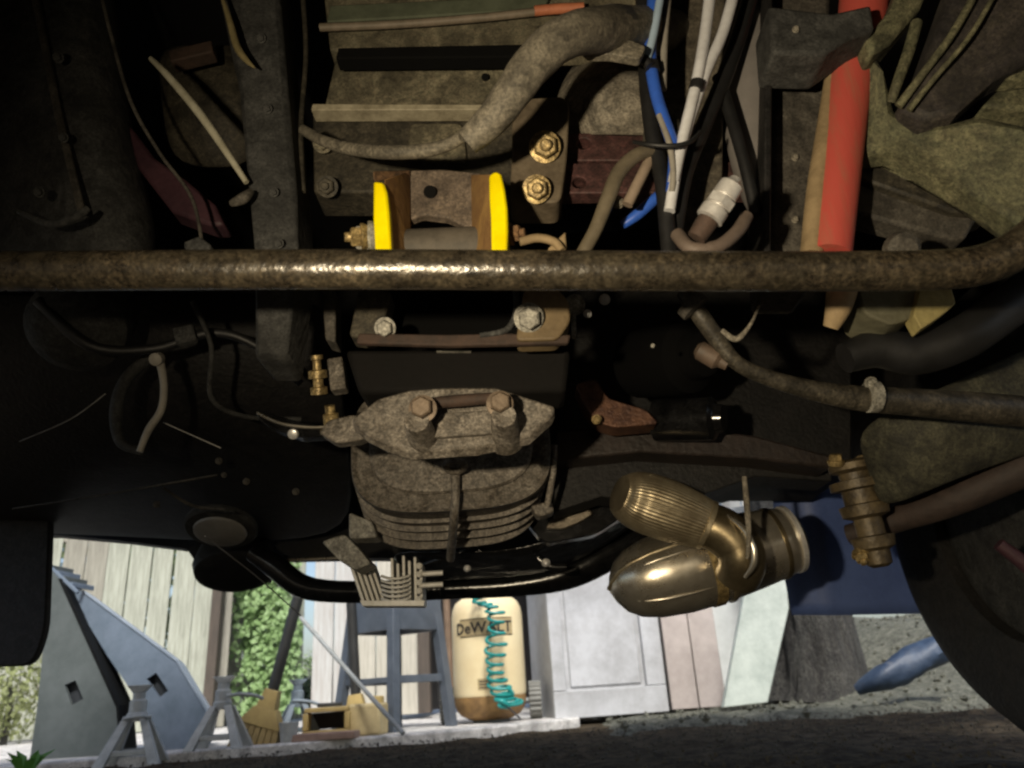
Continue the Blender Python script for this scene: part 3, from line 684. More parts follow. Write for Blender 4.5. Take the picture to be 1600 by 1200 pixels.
# weeds in the bottom left corner
wd = thing('weed', 'small bright green weed at the bottom left corner by the dark ramp', 'weed', tuple(pt(45, 1196, 2.3).xy) + (0,))
for k in range(7):
    b = pt(45 + random.uniform(-12, 12), 1200, 2.3); b.z = 0
    an = random.uniform(-1, 1); tip = b + V((an * .06, random.uniform(-.05, .05), random.uniform(.03, .075)))
    md = (b + tip) / 2 + V((0, 0, .02)); s_ = V((.012, .004, 0))
    link('leaf', [b - s_ * .2, b + s_ * .2, md + s_, tip, md - s_], [(0, 1, 2, 3, 4)], leaf_y, wd, smooth=0)

# ================================================================== THE CAR
car = thing('car', 'dirty raised car seen from underneath, black chassis with dusty anti-roll bar', 'car', (0, .4, 0))
# ---- body shell (mostly out of view; it shades the underside)
box('floor_pan', blackish, (0, -1.35, .66), (1.7, 3.2, .04), car)
box('bonnet', paint, (0, 1.05, 1.28), (2.6, 1.9, .03), car)
for sx in (-1, 1):
    box('sill', paint, (sx * .98, -1.3, .62), (.06, 2.8, .34), car)
    box('wing', paint, (sx * 1.12, .95, 1.0), (.04, 2.0, .62), car)
box('firewall', blackish, (0, .262, .97), (2.4, .03, .60), car)
# front apron: lower outline against the daylight
AP = [(-500, 850), (-120, 838), (78, 835), (190, 845), (292, 858), (312, 888), (345, 906), (412, 907), (432, 874), (530, 872), (640, 872), (780, 880), (900, 850), (985, 822), (1060, 806), (1120, 782), (1215, 760), (1320, 740), (1900, 700)]
Yap = 1.75
frn = [pt(x_, y_, Yap) for x_, y_ in AP]
vs = []; fs = []
for p in frn: vs += [p, V((p.x, p.y, 1.26)), p + V((0, .05, 0)), V((p.x, p.y + .05, 1.26))]
for i in range(len(frn) - 1):
    a, b = i * 4, i * 4 + 4; fs += [(a, b, b + 1, a + 1), (a + 2, a + 3, b + 3, b + 2), (a, a + 2, b + 2, b), (a + 1, b + 1, b + 3, a + 3)]
e_ = (len(frn) - 1) * 4; fs += [(0, 1, 3, 2), (e_, e_ + 2, e_ + 3, e_ + 1)]
link('front_apron', vs, fs, blackish, car)

# ---- anti-roll bar
tube('anti_roll_bar', bar_m, [(-500, 418, .50), (-200, 424, .50), (0, 424, .50), (300, 422, .50), (600, 421, .50), (900, 423, .50), (1250, 424, .50), (1450, 422, .50), (1540, 412, .50), (1610, 375, .49), (1690, 300, .47)], 31.5, car, 28, 8)

# ---- crossmember
cm = plate('crossmember', grime_d, [(488, 172), (760, 166), (880, 160), (880, 306), (700, 300), (490, 300)], .72, .05, car, bevel=.003)
plate('upper_panel', grime, [(525, 86), (830, 74), (822, 168), (505, 172)], .70, .04, cm, bevel=.003)
pt_ = pt(758, 121, .695); lathe('drain_hole_shade', void, pt_, TOCAM, [(0, .0042), (.003, .0042)], cm, 14)  # flat black disc for the dark of the hole
plate('fold_lip', mat('lip_edge', (.40, .36, .26), (.20, .175, .12), .55, 0, 40, .4, dist=.001), [(488, 162), (758, 163), (757, 171), (486, 172)], .693, .02, cm, bevel=.001)
plate('shadow_strip', void, [(528, 74), (840, 68), (840, 88), (524, 91)], .665, .02, cm)  # black strip standing in for the shadow band between the panels
plate('stamped_pad', grime, [(640, 192), (722, 192), (730, 250), (636, 245)], .713, .02, cm, rnd=10)
plate('floor_panel', grime, [(500, -60), (1010, -60), (1010, 75), (515, 78)], .70, .03, car, bevel=.004)
plate('seam_flange', mat('seam_green', (.10, .115, .075), (.06, .07, .045), .8, 0, 24, .4, dist=.001), [(515, 8), (860, -8), (850, 14), (510, 34)], .69, .012, cm, bevel=.002)
tube('brake_line', mat('line_brown', (.20, .16, .12), (.12, .10, .07), .6, 0, 40, .2, dist=.001), [(500, 43, .685), (620, 38, .685), (750, 28, .685), (860, 16, .685)], 6.5, car, 8)
tube('orange_sleeve', orange, [(835, 17, .683), (870, 14, .683), (912, 12, .683)], 8, car, 10)
# thick dusty hose with its thin tail
hs = tube('hose', hose_m, [(1075, 52, 0.72, 33), (1040, 50, 0.665, 34), (1000, 48, 0.60, 36), (935, 47, 0.535, 35), (880, 60, 0.510, 33), (835, 98, 0.510, 32), (800, 146, 0.515, 29), (768, 188, 0.525, 26), (730, 222, 0.535, 21)], 30, car, 22, 8, prof=lambda i, k, a: 1 + .015 * math.sin(i * .9 + k))
tube('hose_tail', hose_m, [(722, 214, 0.545, 9), (700, 226, 0.555, 10), (660, 236, 0.565, 11), (600, 238, 0.575, 11), (545, 232, 0.60, 10), (505, 220, 0.62, 9), (474, 203, 0.64, 8)], 10, hs, 12)
plate('tape_flap', hose_m, [(905, 70), (985, 62), (1010, 72), (1000, 92), (955, 84), (920, 84)], .55, .01, hs, rnd=6)
tube('tape_band', mat('tape_black', (.05, .046, .04), (.03, .028, .025), .5, 0, 30, .3, dist=.001), [(966, 47, .564, 37), (950, 47, .55, 37)], 36, hs, 22)
# rough cast hump and bolt bracket
sheet('cast_housing', cast_g, [[(862, 214, .75), (930, 212, .69), (1000, 214, .69), (1060, 214, .73)], [(862, 165, .74), (930, 165, .66), (1000, 163, .66), (1060, 165, .70)], [(880, 122, .74), (940, 112, .675), (1000, 110, .67), (1060, 115, .70)], [(900, 95, .77), (950, 85, .74), (1000, 85, .74), (1060, 90, .76)]], .012, car)
bk_ = plate('bolt_bracket', mat('bracket_brown', (.17, .135, .09), (.085, .065, .042), .7, 0, 26, .5, dist=.0015), [(800, 185), (812, 154), (880, 150), (890, 165), (886, 245), (876, 316), (796, 316), (800, 240)], .655, .04, car, rnd=14)
bolt(gold, 851, 230, .645, 22, bk_); bolt(gold, 838, 296, .645, 20, bk_)
# maroon channel with holes
mc = holed('mounting_channel', maroon, [(878, 208), (1165, 205), (1165, 250), (876, 251)], [circ(912, 224, 11, 9)], .70, .02, car)
holed('channel_flange', maroon, [(870, 255), (1168, 252), (1170, 300), (866, 302)], [circ(905, 285, 11, 9)], .685, .02, mc)
for x_, y_, q_ in ((505, 224, 14), (512, 292, 15)): bolt(grime if y_ < 250 else grime_d, x_, y_, .705, q_, cm)

# ---- yellow mount
ym = plate('mount_bracket', mat('mount_brown', (.14, .11, .085), (.08, .06, .045), .75, 0, 30, .5, (.2, .15, .1), dist=.0015), [(632, 266), (690, 264), (752, 270), (764, 300), (764, 364), (746, 364), (700, 340), (660, 335), (632, 346)], .625, .012, car, rnd=6)
p_ = pt(672, 300, .622); lathe('pin_hole_shade', void, p_, TOCAM, [(0, .0062), (.003, .0062)], ym, 14)  # black disc, the hole's darkness is its colour
plate('mount_cheek', mustard, [(600, 280, .580), (640, 266, .622), (642, 400, .622), (608, 400, .580)], .60, .004, ym)
plate('mount_cheek', mustard, [(736, 272, .622), (768, 272, .580), (770, 400, .580), (738, 400, .622)], .60, .004, ym)
plate('mount_top', rust, [(582, 266, .58), (640, 264, .62), (640, 272, .62), (583, 280, .58)], .595, .006, ym)
# bright yellow edges: curved thick plates
plate('yellow_plate', yellow, [(583, 282), (600, 284), (605, 300), (608, 330), (612, 398), (586, 398), (583, 340)], .575, .04, ym, bevel=.0025)
plate('yellow_plate', yellow, [(764, 274), (770, 268), (778, 267), (784, 272), (789, 295), (793, 325), (794, 360), (792, 398), (768, 398), (767, 340), (765, 310)], .575, .04, ym, bevel=.0025)
lathe('bush', mat('bush_grey', (.11, .095, .075), (.055, .048, .038), .7, 0, 30, .4, dist=.001), pt(634, 393, .63), (1, 0, -.03), [(0, .019), (.002, .021), (.070, .021), (.072, .019)], ym, 24)
bolt(gold, 568, 370, .60, 19, ym, axis=(-1, -.25, -.1)); bolt(rust, 797, 366, .60, 16, ym, axis=(1, -.3, -.1))
bolt(cast_l, 582, 372, .605, 24, ym, axis=(-1, -.1, 0), name='washer', stud=False)
tube('bracket_loop', tan_m, [(812, 378, .60, 7), (840, 372, .60, 7), (866, 378, .60, 7), (878, 392, .60, 7)], 7, car)
plate('bracket_tab', tan_m, [(858, 385), (884, 360), (886, 396), (850, 398)], .605, .01, car)

# ---- left side
sheet('inner_fender', grey_d, [[(-260, -80, .8), (-60, -80, .72), (90, -80, .66), (150, -80, .68), (175, -80, .74)], [(-260, 130, .8), (-60, 130, .72), (95, 130, .65), (160, 130, .67), (190, 130, .74)], [(-260, 300, .82), (-60, 300, .75), (110, 290, .66), (190, 270, .68), (220, 260, .75)], [(-260, 420, .85), (-60, 420, .78), (130, 420, .68), (225, 410, .70), (255, 400, .76)]], .012, car)
plate('frame_rail', grey_d, [(330, -60), (432, -60), (462, 300), (464, 400), (446, 560, .74), (396, 560, .74), (398, 400), (372, 140)], .66, .07, car, bevel=.006)
plate('splash_guard', purple_d, [(186, 178), (210, 205), (240, 245), (290, 280), (335, 318), (350, 350), (330, 352), (268, 330), (215, 262)], .72, .03, car, bevel=.004)
sheet('liner_panel', grime_d, [[(235, 60, .82), (330, 70, .80), (400, 60, .82)], [(250, 160, .80), (330, 160, .78), (400, 160, .8)], [(260, 260, .86), (340, 270, .84), (410, 260, .86)]], .01, car)
tube('pale_cable', cream, [(236, 92, .64, 4), (262, 118, .63, 6), (310, 175, .63, 7), (350, 232, .635, 6), (385, 285, .64, 4.5)], 6, car, 8)
tube('cable_clip', grey_rail, [(362, 318, .64, 6), (380, 310, .635, 9), (392, 300, .64, 6)], 8, car, 8)
tube('dry_leaf', olive_twig, [(342, -20, .635, 2), (358, 30, .632, 5), (370, 72, .63, 6), (384, 93, .63, 5), (398, 106, .632, 1.5)], 6, car, 8)
plate('liner_bracket', rust_d, [(262, 78), (330, 62), (332, 80), (266, 96)], .74, .02, car)
tube('liner_edge', grey_d, [(30, 330, .64, 5), (80, 350, .635, 6), (118, 340, .63, 7), (138, 325, .63, 5)], 6, car)
tube('brake_line', grey_rail, [(150, -40, .63, 3), (175, 60, .63, 3), (205, 160, .635, 3), (250, 240, .65, 3), (300, 310, .66, 3), (318, 395, .66, 3)], 3, car, 8)
tube('brake_line', grime_d, [(470, -40, .70, 4), (478, 80, .70, 4), (470, 200, .69, 4), (474, 300, .69, 4)], 4, car, 8)
for x_, y_, q_ in ((92, 90, 8), (100, 215, 7), (62, 300, 8), (408, 60, 7), (418, 170, 7), (428, 300, 7), (436, 380, 7)): bolt(grey_d, x_, y_, .635 if x_ < 300 else .655, q_, car, name='rivet', stud=False)
plate('liner_bracket', grey_d, [(286, 378), (310, 368), (330, 382), (322, 398), (290, 398)], .62, .02, car, rnd=4)
plate('seam_strip', grey_rail, [(40, -40), (52, -40), (96, 180), (132, 330), (120, 332), (84, 182)], .648, .006, car)
# lower left: dark trays and hoses
sheet('undertray', blackish, [[(-300, 450, 1.0), (100, 450, .95), (350, 450, .95), (540, 450, 1.0)], [(-300, 620, 1.1), (100, 620, 1.0), (350, 620, 1.02), (540, 620, 1.1)], [(-300, 760, 1.35), (100, 760, 1.25), (350, 750, 1.25), (560, 740, 1.3)], [(-300, 840, 1.7), (100, 832, 1.68), (300, 850, 1.66), (560, 850, 1.68)]], .012, car)
lathe('damper_body', grey_d, pt(130, 500, .86), (.15, -.6, -.6), [(-.05, .055), (0, .06), (.03, .058), (.05, .04), (.055, .02)], car, 28)
tube('wiring_loom', wire_k, [(60, 470, .80, 9), (140, 540, .82, 9), (240, 545, .85, 8), (330, 520, .86, 8), (400, 540, .88, 7), (470, 600, .9, 6)], 8, car, 10)
tube('fluid_line', grey_d, [(300, 470, .80, 4), (330, 540, .84, 4), (330, 620, .9, 4), (380, 650, .95, 4), (470, 655, .98, 4)], 4, car, 8)
plate('loom_bracket', grey_d, [(268, 512), (300, 505), (306, 530), (274, 538)], .84, .01, car, rnd=4)
tube('breather_hose', wire_g, [(248, 556, .86, 7), (256, 600, .86, 6), (252, 640, .86, 6), (232, 672, .86, 6), (218, 706, .86, 5)], 6, car, 8)
lathe('hose_fitting', wire_g, pt(248, 560, .855), TOCAM, [(0, .008), (.01, .008), (.012, .005)], car, 12)
tube('vent_hose', grey_d, [(250, 545, .9, 8), (200, 590, .9, 10), (182, 640, .9, 10), (188, 690, .9, 8), (222, 706, .9, 6)], 8, car, 10)
dp = lathe('drain_cover', grey_d, pt(345, 826, 1.36), (0, -.35, -.9), [(-.01, .062), (0, .064), (.004, .060), (.005, .048)], car, 32)
lathe('cover_face', mat('drain_grey', (.30, .285, .26), (.22, .21, .19), .45, 0, 30, .2), pt(345, 827, 1.352), (0, -.35, -.9), [(.004, .046), (.008, .045), (.010, .040)], dp, 28)
tube('tray_edge', grey_rail, [(20, 795, 1.1, 1.6), (150, 775, 1.1, 1.6), (340, 742, 1.1, 1.8)], 1.6, car, 6)
tube('tray_edge', grey_rail, [(255, 762, 1.12, 2), (300, 790, 1.15, 3), (350, 795, 1.15, 2)], 2, car, 6)
for P_ in ([(30, 690, .9), (110, 655, .9), (165, 615, .9)], [(255, 660, .9), (300, 680, .9), (345, 700, .9)], [(320, 838, 1.0), (400, 900, 1.3), (470, 962, 1.6)]):
    tube('cobweb_strand', web, P_, 1.1, car, 5)
for x_, y_, q_ in ((290, 520, 7), (342, 720, 5), (350, 742, 4), (385, 752, 5), (462, 768, 5), (245, 788, 5)): bolt(grey_rail, x_, y_, .95 if y_ < 600 else 1.1, q_, car, name='clip', stud=False)
# left black flap and skid hoop
plate('mud_flap', rubber, [(-400, 700), (78, 740), (76, 838), (70, 985), (50, 1040), (-400, 1052)], 1.52, .02, car, rnd=22, bevel=.003, label='black mud flap')
hp = tube('skid_hoop', black_g, [(395, 862, 1.5, 15), (430, 885, 1.5, 18), (470, 915, 1.5, 18), (520, 924, 1.5, 17), (600, 924, 1.5, 17), (700, 920, 1.5, 16), (800, 914, 1.5, 18), (880, 898, 1.5, 24), (940, 868, 1.5, 28), (990, 835, 1.5, 26), (1040, 800, 1.5, 22)], 18, car, 16)
lathe('tow_pad', blackish, pt(368, 882, 1.62), (.2, -.5, -.85), [(-.05, .07), (0, .085), (.02, .08), (.03, .06)], car, 24, sq=.8)
# oil pan (glossy black)
sheet('oil_pan', pan_g, [[(600, 858, 1.32), (700, 862, 1.28), (800, 862, 1.26), (880, 835, 1.26), (985, 800, 1.30), (1030, 770, 1.36)], [(620, 885, 1.40), (700, 880, 1.36), (800, 886, 1.36), (890, 868, 1.34), (980, 818, 1.38), (1020, 790, 1.42)], [(640, 915, 1.46), (700, 905, 1.45), (800, 902, 1.45), (880, 890, 1.45), (960, 840, 1.46), (1020, 800, 1.48)]], .012, car)
plate('pan_baffle', black_g, [(815, 806), (870, 780), (950, 782), (985, 800), (930, 836), (850, 850)], 1.2, .03, car, rnd=14)
plate('foil_crinkle', mat('foil_tan', (.30, .26, .20), (.16, .13, .1), .3, .5, 60, .6), [(862, 808), (900, 803), (922, 796), (926, 803), (905, 816), (880, 826), (852, 826)], 1.185, .01, car, rnd=5)
tube('heat_shield_edge', mat('shield_edge', (.15, .14, .13), (.09, .085, .08), .4, .4, 40, .2), [(882, 758, 1.16, 4), (915, 764, 1.16, 7), (945, 775, 1.16, 8), (965, 795, 1.16, 7), (975, 815, 1.16, 4)], 6, car, 8)
for P_ in ([(655, 886, 1.34), (700, 870, 1.32), (738, 858, 1.3), (760, 866, 1.3)], [(840, 872, 1.3), (860, 885, 1.3), (885, 886, 1.3)]): tube('pan_rib', black_g, P_, 7, car, 10)
bolt(silver, 853, 879, 1.29, 6, car); bolt(silver, 730, 888, 1.29, 5, car)
# ---- centre below the bar: bracket, block, gearbox
fr = plate('gearbox_bracket', rust_d, [(560, 520), (700, 522), (800, 520), (830, 524), (892, 522), (888, 536), (700, 540), (556, 536)], .70, .008, car)
plate('bracket_cheek', mat('cheek_tan', (.20, .145, .075), (.12, .085, .045), .6, 0, 30, .4, dist=.0015), [(818, 452), (870, 450), (888, 468), (892, 500), (872, 530), (806, 532)], .695, .03, fr, rnd=10)
bolt(cast_l, 826, 496, .69, 21, fr, name='nut', stud=False)
plate('bracket_cheek', grime_d, [(560, 452), (612, 455), (600, 500), (580, 528), (545, 525)], .72, .03, fr, rnd=8)
bolt(cast_l, 602, 512, .70, 15, fr, name='nut', stud=False)
plate('bracket_side', grey_rail, [(502, 450), (524, 452), (524, 535), (508, 530)], .74, .03, fr)
plate('bracket_window_shade', void, [(600, 440), (815, 440), (812, 525), (596, 525)], .80, .02, fr)  # black sheet standing for the unlit opening of the bracket
tube('bracket_lip', grey_d, [(806, 455, .70, 5), (806, 490, .70, 5), (790, 516, .70, 5), (750, 524, .70, 4)], 5, fr)
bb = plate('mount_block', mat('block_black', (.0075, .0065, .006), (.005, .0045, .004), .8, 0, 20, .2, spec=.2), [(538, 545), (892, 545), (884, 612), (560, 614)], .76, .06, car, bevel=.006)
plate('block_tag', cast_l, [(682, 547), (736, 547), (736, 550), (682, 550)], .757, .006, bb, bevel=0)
gb = loft('gearbox', cast, [(704, 690, 1.0, 146, 100), (704, 692, .993, 155, 107), (704, 694, 1.02, 156, 108), (704, 698, 1.026, 146, 104), (705, 742, 1.20, 130, 110)], car, 64, 3.3)
for k in range(4):
    y_, Y_, a1, b1 = 703 + 12 * k, 1.05 + .035 * k, 152 - 4 * k, 113 + k
    loft('rib', cast, [(704, y_ - 1, Y_, a1 - 9, b1 - 7), (704, y_, Y_ + .001, a1, b1), (704, y_ + 1, Y_ + .010, a1, b1), (704, y_ + 1, Y_ + .011, a1 - 9, b1 - 7)], gb, 60, 3.3)
loft('face_ridge', cast, [(704, 688, .994, 128, 84), (704, 688, .990, 124, 80), (704, 688, .9895, 118, 76)], gb, 44, 3.0)
loft('rear_case', cast, [(705, 750, 1.19, 124, 104), (705, 756, 1.24, 100, 98), (705, 764, 1.32, 76, 80)], gb, 40, 2.4)
tube('spine', cast, [(711, 735, .975, 8), (712, 770, .975, 7), (710, 800, .98, 7), (708, 825, 1.02, 7), (706, 848, 1.09, 7), (704, 872, 1.18, 7)], 7, gb, 10)
# lifting eye as a ring
c_ = pt(711, 728, .955); a_, u_, b_ = frame_of(V((0, -.35, -.94)))
pts = [c_ + (u_ * math.cos(2 * math.pi * k / 20) + b_ * math.sin(2 * math.pi * k / 20)) * .0125 for k in range(21)]
v, f = tube_geo(pts, [.0045] * 21, 8); link('lifting_eye', v, f, cast, gb, smooth=60)
fl = plate('flange', cast, [(548, 655), (590, 622), (640, 608), (700, 604), (775, 604), (830, 622), (868, 634), (862, 648), (826, 680), (786, 688), (745, 697), (640, 704), (604, 692), (572, 676)], .755, .024, gb, ext=(0, .55, -.35), bevel=.003)
for x_, y_ in ((662, 662), (790, 655)):
    p_ = pt(x_, y_ + 24, .765); lathe('boss', cast, p_, (0, -1, .05), [(-.006, .021), (.004, .018), (.014, .0145), (.050, .013), (.053, .012)], fl, 24)
tube('flange_bridge', rust_d, [(672, 630, .735, 9), (720, 626, .735, 10), (770, 622, .735, 9)], 9, fl, 12)
plate('flange_pad', cast, [(688, 645), (772, 640), (790, 676), (670, 684)], .748, .01, fl, rnd=8)
bolt(mat('bolt_rusty', (.20, .15, .105), (.11, .08, .055), .5, .3, 50, .4, dist=.001), 661, 640, .715, 20, fl, axis=(-.05, -1, -.1), stud=False); bolt(MATS['bolt_rusty'], 781, 632, .715, 19, fl, axis=(.05, -1, -.1), stud=False)
plate('side_flange', cast, [(498, 676), (512, 656), (548, 648), (590, 650), (600, 672), (560, 688), (524, 692)], .80, .02, gb, rnd=6)
tube('case_web', cast, [(866, 695, 1.0, 5), (864, 740, 1.01, 5), (855, 790, 1.03, 5)], 6, gb, 8)
plate('side_lug', cast, [(828, 790), (862, 782), (866, 800), (840, 808)], 1.05, .03, gb, rnd=6)
plate('side_lug', cast_l, [(545, 800), (582, 815), (590, 840), (545, 842)], 1.1, .04, gb, rnd=6)
# left bolts and polished tray
gl = plate('sensor_bracket', cast, [(510, 560), (534, 556), (540, 606), (516, 610)], .84, .02, car)
lathe('sensor_plug', gold, pt(497, 592, .83), (0, -.4, .8), [(-.018, .010), (-.010, .010), (-.009, .006), (.0, .006), (.001, .011), (.010, .011), (.011, .005), (.022, .005), (.023, .008), (.028, .008)], gl, 18)
lathe('sensor_plug', gold, pt(518, 660, .84), (0, -.5, .8), [(-.012, .014), (-.008, .014), (-.007, .009), (.010, .009), (.011, .006), (.02, .006)], gl, 18)
plate('guard_plate', black_g, [(398, 640), (420, 645), (470, 660), (530, 668), (536, 680), (470, 684), (430, 672), (404, 656)], .9, .02, car, rnd=8)
tube('guard_highlight', exh_g, [(402, 645, .895, 2), (440, 662, .89, 2.6), (490, 668, .89, 2.6), (536, 664, .89, 2)], 2.4, car, 6)  # bright tube modelling the highlight along the glossy plate's edge
lathe('guard_glint', silver, pt(458, 678, .89), TOCAM, [(0, .007), (.003, .006), (.004, .003)], car, 14)  # small silver dot added as a glint on the glossy plate
# pale finned casting at the bottom
fc = plate('finned_casting', cast_l, [(502, 846), (538, 834), (560, 856), (580, 880), (556, 892), (530, 876)], 1.14, .05, car, rnd=6)
for k in range(5):
    x0 = 540 + 9 * k; x1 = 566 + 8 * k; plate('fin', fin_m, [(x0, 866 + 3 * k), (x0 + 5, 866 + 3 * k), (x1 + 5, 943), (x1, 943)], 1.20 + .008 * k, .04, fc, bevel=.0008)
for k in range(6):
    x0 = 610 + k * 9; y0 = (872, 880, 868, 876, 870, 880)[k]; plate('fin', fin_m, [(x0, y0), (x0 + 4.5, y0), (x0 + 6, 940), (x0 + 1.5, 940)], 1.22, .04, fc, bevel=.0008)
for k in range(6): tube('coil_turn', fin_m, [(596, 900 + k * 7, 1.205), (610, 904 + k * 7, 1.198), (628, 903 + k * 7, 1.198), (640, 899 + k * 7, 1.205)], 2.2, fc, 8)
plate('fin_base', fin_m, [(562, 938), (664, 938), (662, 947), (566, 947)], 1.19, .03, fc, bevel=.0008)
for y_ in (895, 913): tube('cooler_pipe', fin_m, [(655, y_ + 2, 1.21), (692, y_, 1.21)], 4, fc, 10)
for k in range(5): bolt(fin_m, 655, 884 + k * 13, 1.205, 4.5, fc, stud=False)
# fins behind the hoop gap
tube('hoop_brace', exh_g, [(440, 876, 1.55), (530, 872, 1.55)], 3, car, 8)

# ---- wiring bundle
wr = plate('wiring_backplate', mat('column_brown', (.11, .095, .07), (.065, .055, .04), .75, 0, 14, .3, (.15, .13, .1), dist=.001), [(1010, -60), (1135, -60), (1128, 330), (1060, 340), (1012, 220)], .66, .04, car)
W = lambda m, P_, r_, nm='wire', **k: tube(nm, m, P_, r_, wr, 10, **k)
W(wire_k, [(1005, -30, .60), (1008, 60, .60), (1012, 140, .598), (1020, 210, .598), (1036, 290, .598), (1046, 400, .60)], 13, 'conduit')
W(wire_b, [(1024, -30, .585), (1018, 40, .584), (1016, 90, .582), (1026, 150, .58), (1044, 205, .58), (1054, 240, .585), (1050, 300, .59)], 10)
W(mat('wire_sky', (.36, .47, .60), (.3, .4, .5), .45, 0, 20, 0), [(1036, -30, .575), (1022, 50, .574), (1010, 96, .574)], 6.5)
W(wire_g, [(1046, -30, .595), (1038, 60, .595), (1036, 140, .595)], 6)
W(wire_w, [(1112, -30, .575), (1102, 50, .575), (1088, 130, .575), (1066, 220, .58), (1052, 285, .585)], 9)
W(wire_w, [(1152, -30, .58), (1130, 50, .58), (1104, 110, .58), (1078, 185, .582), (1060, 250, .585), (1046, 330, .59)], 9)
W(wire_g, [(1030, 180, .577), (1046, 225, .577), (1052, 270, .58), (1050, 300, .585)], 5)
W(wire_k, [(1180, -30, .62), (1156, 50, .62), (1128, 130, .618), (1098, 200, .615), (1068, 280, .61), (1050, 400, .61)], 13, 'cable')
W(wire_k, [(1122, 120, .622), (1140, 175, .622), (1162, 250, .622), (1182, 335, .63)], 10, 'cable')
W(wire_k, [(990, 222, .575, 3), (1016, 226, .565, 4), (1050, 228, .562, 4), (1078, 222, .565, 4), (1094, 206, .575, 3)], 4, 'cable_tie')
W(wire_b, [(972, 352, .65, 7), (995, 336, .645, 9), (1022, 312, .64, 9), (1040, 296, .64, 6)], 8, 'connector')
W(mat('wire_tan', (.26, .20, .15), (.18, .14, .1), .6, 0, 20, .1), [(1020, 240, .60), (1000, 280, .60), (980, 320, .605)], 9)
bolt(cast_g, 965, 316, .61, 9, wr)
tube('fuel_hose', mat('hose_brown', (.15, .125, .085), (.095, .08, .055), .4, 0, 24, .2, dist=.001), [(1020, 236, .595, 8), (996, 242, .59, 11), (968, 268, .59, 12), (950, 310, .59, 12), (930, 360, .595, 11), (905, 405, .6, 11)], 11, car, 14)
sheet('strut_tower', lav, [[(1175, -40, .66), (1190, -40, .64), (1210, -40, .65)], [(1132, 90, .66), (1165, 90, .635), (1206, 90, .64)], [(1122, 180, .67), (1160, 190, .64), (1206, 190, .645)], [(1148, 290, .68), (1175, 300, .645), (1206, 300, .65)], [(1176, 345, .70), (1188, 350, .66), (1206, 350, .66)]], .008, car)
for P_ in ([(1006, 92, .573, 8), (1016, 104, .573, 8)], [(1090, 128, .573, 11), (1087, 140, .574, 11)], [(1018, 100, .58, 12), (1020, 112, .58, 12)]): tube('wire_clip', wire_k, P_, 9, wr, 12)
# silver sensor with its pigtail
p0, p1 = pt(1088, 372, .53), pt(1148, 282, .515); ax = (p1 - p0); L = ax.length; s = scl(p0)
sn = lathe('oxygen_sensor', silver, p0, ax, [(L * .32, 14 * s), (L * .34, 22 * s), (L * .50, 22 * s), (L * .51, 16 * s), (L * .54, 16 * s), (L * .55, 23 * s), (L * .68, 23 * s), (L * .69, 15 * s), (L * .72, 15 * s), (L * .73, 20 * s), (L * .92, 19 * s), (L * .98, 11 * s), (L * 1.04, 8 * s)], car, 24, hexes=(5, 6))
lathe('sensor_stem', rust_d, p0, ax, [(-.0, 15 * s), (L * .2, 17 * s), (L * .31, 17 * s)], sn, 16)
tube('pigtail_hose', mat('pigtail', (.14, .105, .085), (.09, .07, .055), .6, 0, 24, .2), [(1058, 366, .55), (1080, 388, .54), (1120, 386, .54), (1152, 362, .545), (1166, 338, .55)], 11, car, 12)
# ---- right side: rail, red tube
rl = plate('frame_rail', grey_rail, [(1206, -60), (1302, -60), (1290, 200), (1272, 400), (1280, 436), (1206, 436), (1202, 400), (1208, 100)], .66, .08, car, bevel=.006)
plate('rail_gap_strip', blackish, [(1196, -60), (1208, -60), (1205, 400), (1193, 400)], .618, .06, rl)  # black strip put in for the dark gap beside the rail
for x_, y_ in ((1242, 246), (1242, 343), (1243, 46)): bolt(cast_g, x_, y_, .658 if y_ > 60 else .574, 5, rl, name='rivet', stud=False)
rc = plate('rail_clamp', grey_d, [(1200, 8), (1300, 20), (1362, 6), (1368, 46), (1325, 60), (1290, 84), (1206, 82)], .575, .05, car, bevel=.004)
tube('red_strut', red_m, [(1352, -40, .63, 36), (1346, 40, .63, 36), (1328, 120, .63, 34), (1316, 220, .63, 33), (1305, 320, .63, 33), (1296, 400, .63, 33)], 33, car, 24, prof=lambda i, k, a: 1.0)
tube('strut_rim', tan_m, [(1300, 105, .628, 9), (1290, 200, .628, 14), (1277, 300, .628, 17), (1268, 400, .628, 18)], 12, car, 12)
tube('strut_foot', tan_m, [(1318, 440, .66, 25), (1310, 480, .66, 20), (1298, 512, .67, 12)], 20, car, 16)
# ---- right suspension
sa = plate('suspension_arm', green_arm, [(1346, 82, .62), (1370, 78, .60), (1384, 120, .595), (1402, 168, .60), (1440, 192, .60), (1480, 190, .59), (1530, 174, .58), (1600, 190, .575), (1680, 220, .57), (1680, 380, .60), (1602, 345, .60), (1566, 320, .605), (1500, 282, .61), (1440, 246, .61), (1400, 228, .615), (1345, 236, .63)], .6, .04, car, bevel=.010)
plate('arm_web', grime_d, [(1340, 235), (1400, 226), (1440, 246), (1568, 318), (1520, 332), (1490, 330), (1338, 276)], .66, .05, car, bevel=.003)
plate('lower_plate', grey_rail, [(1338, 280), (1420, 302), (1490, 334), (1530, 336), (1510, 372), (1485, 372), (1336, 332)], .67, .03, car, bevel=.004)
ul = plate('upper_link', mat('link_purple_black', (.04, .033, .03), (.02, .017, .018), .75, 0, 16, .6, (.08, .07, .05), dist=.002), [(1500, -60, .55), (1680, -60, .54), (1680, 60, .55), (1560, 118, .56), (1500, 172, .575), (1452, 186, .585), (1404, 168, .59), (1440, 110, .575)], .57, .035, car, bevel=.006)
tube('link_lip', green_arm, [(1546, -50, .545, 6), (1490, 50, .555, 6), (1440, 118, .57, 6), (1404, 166, .585, 7)], 6, ul, 8)
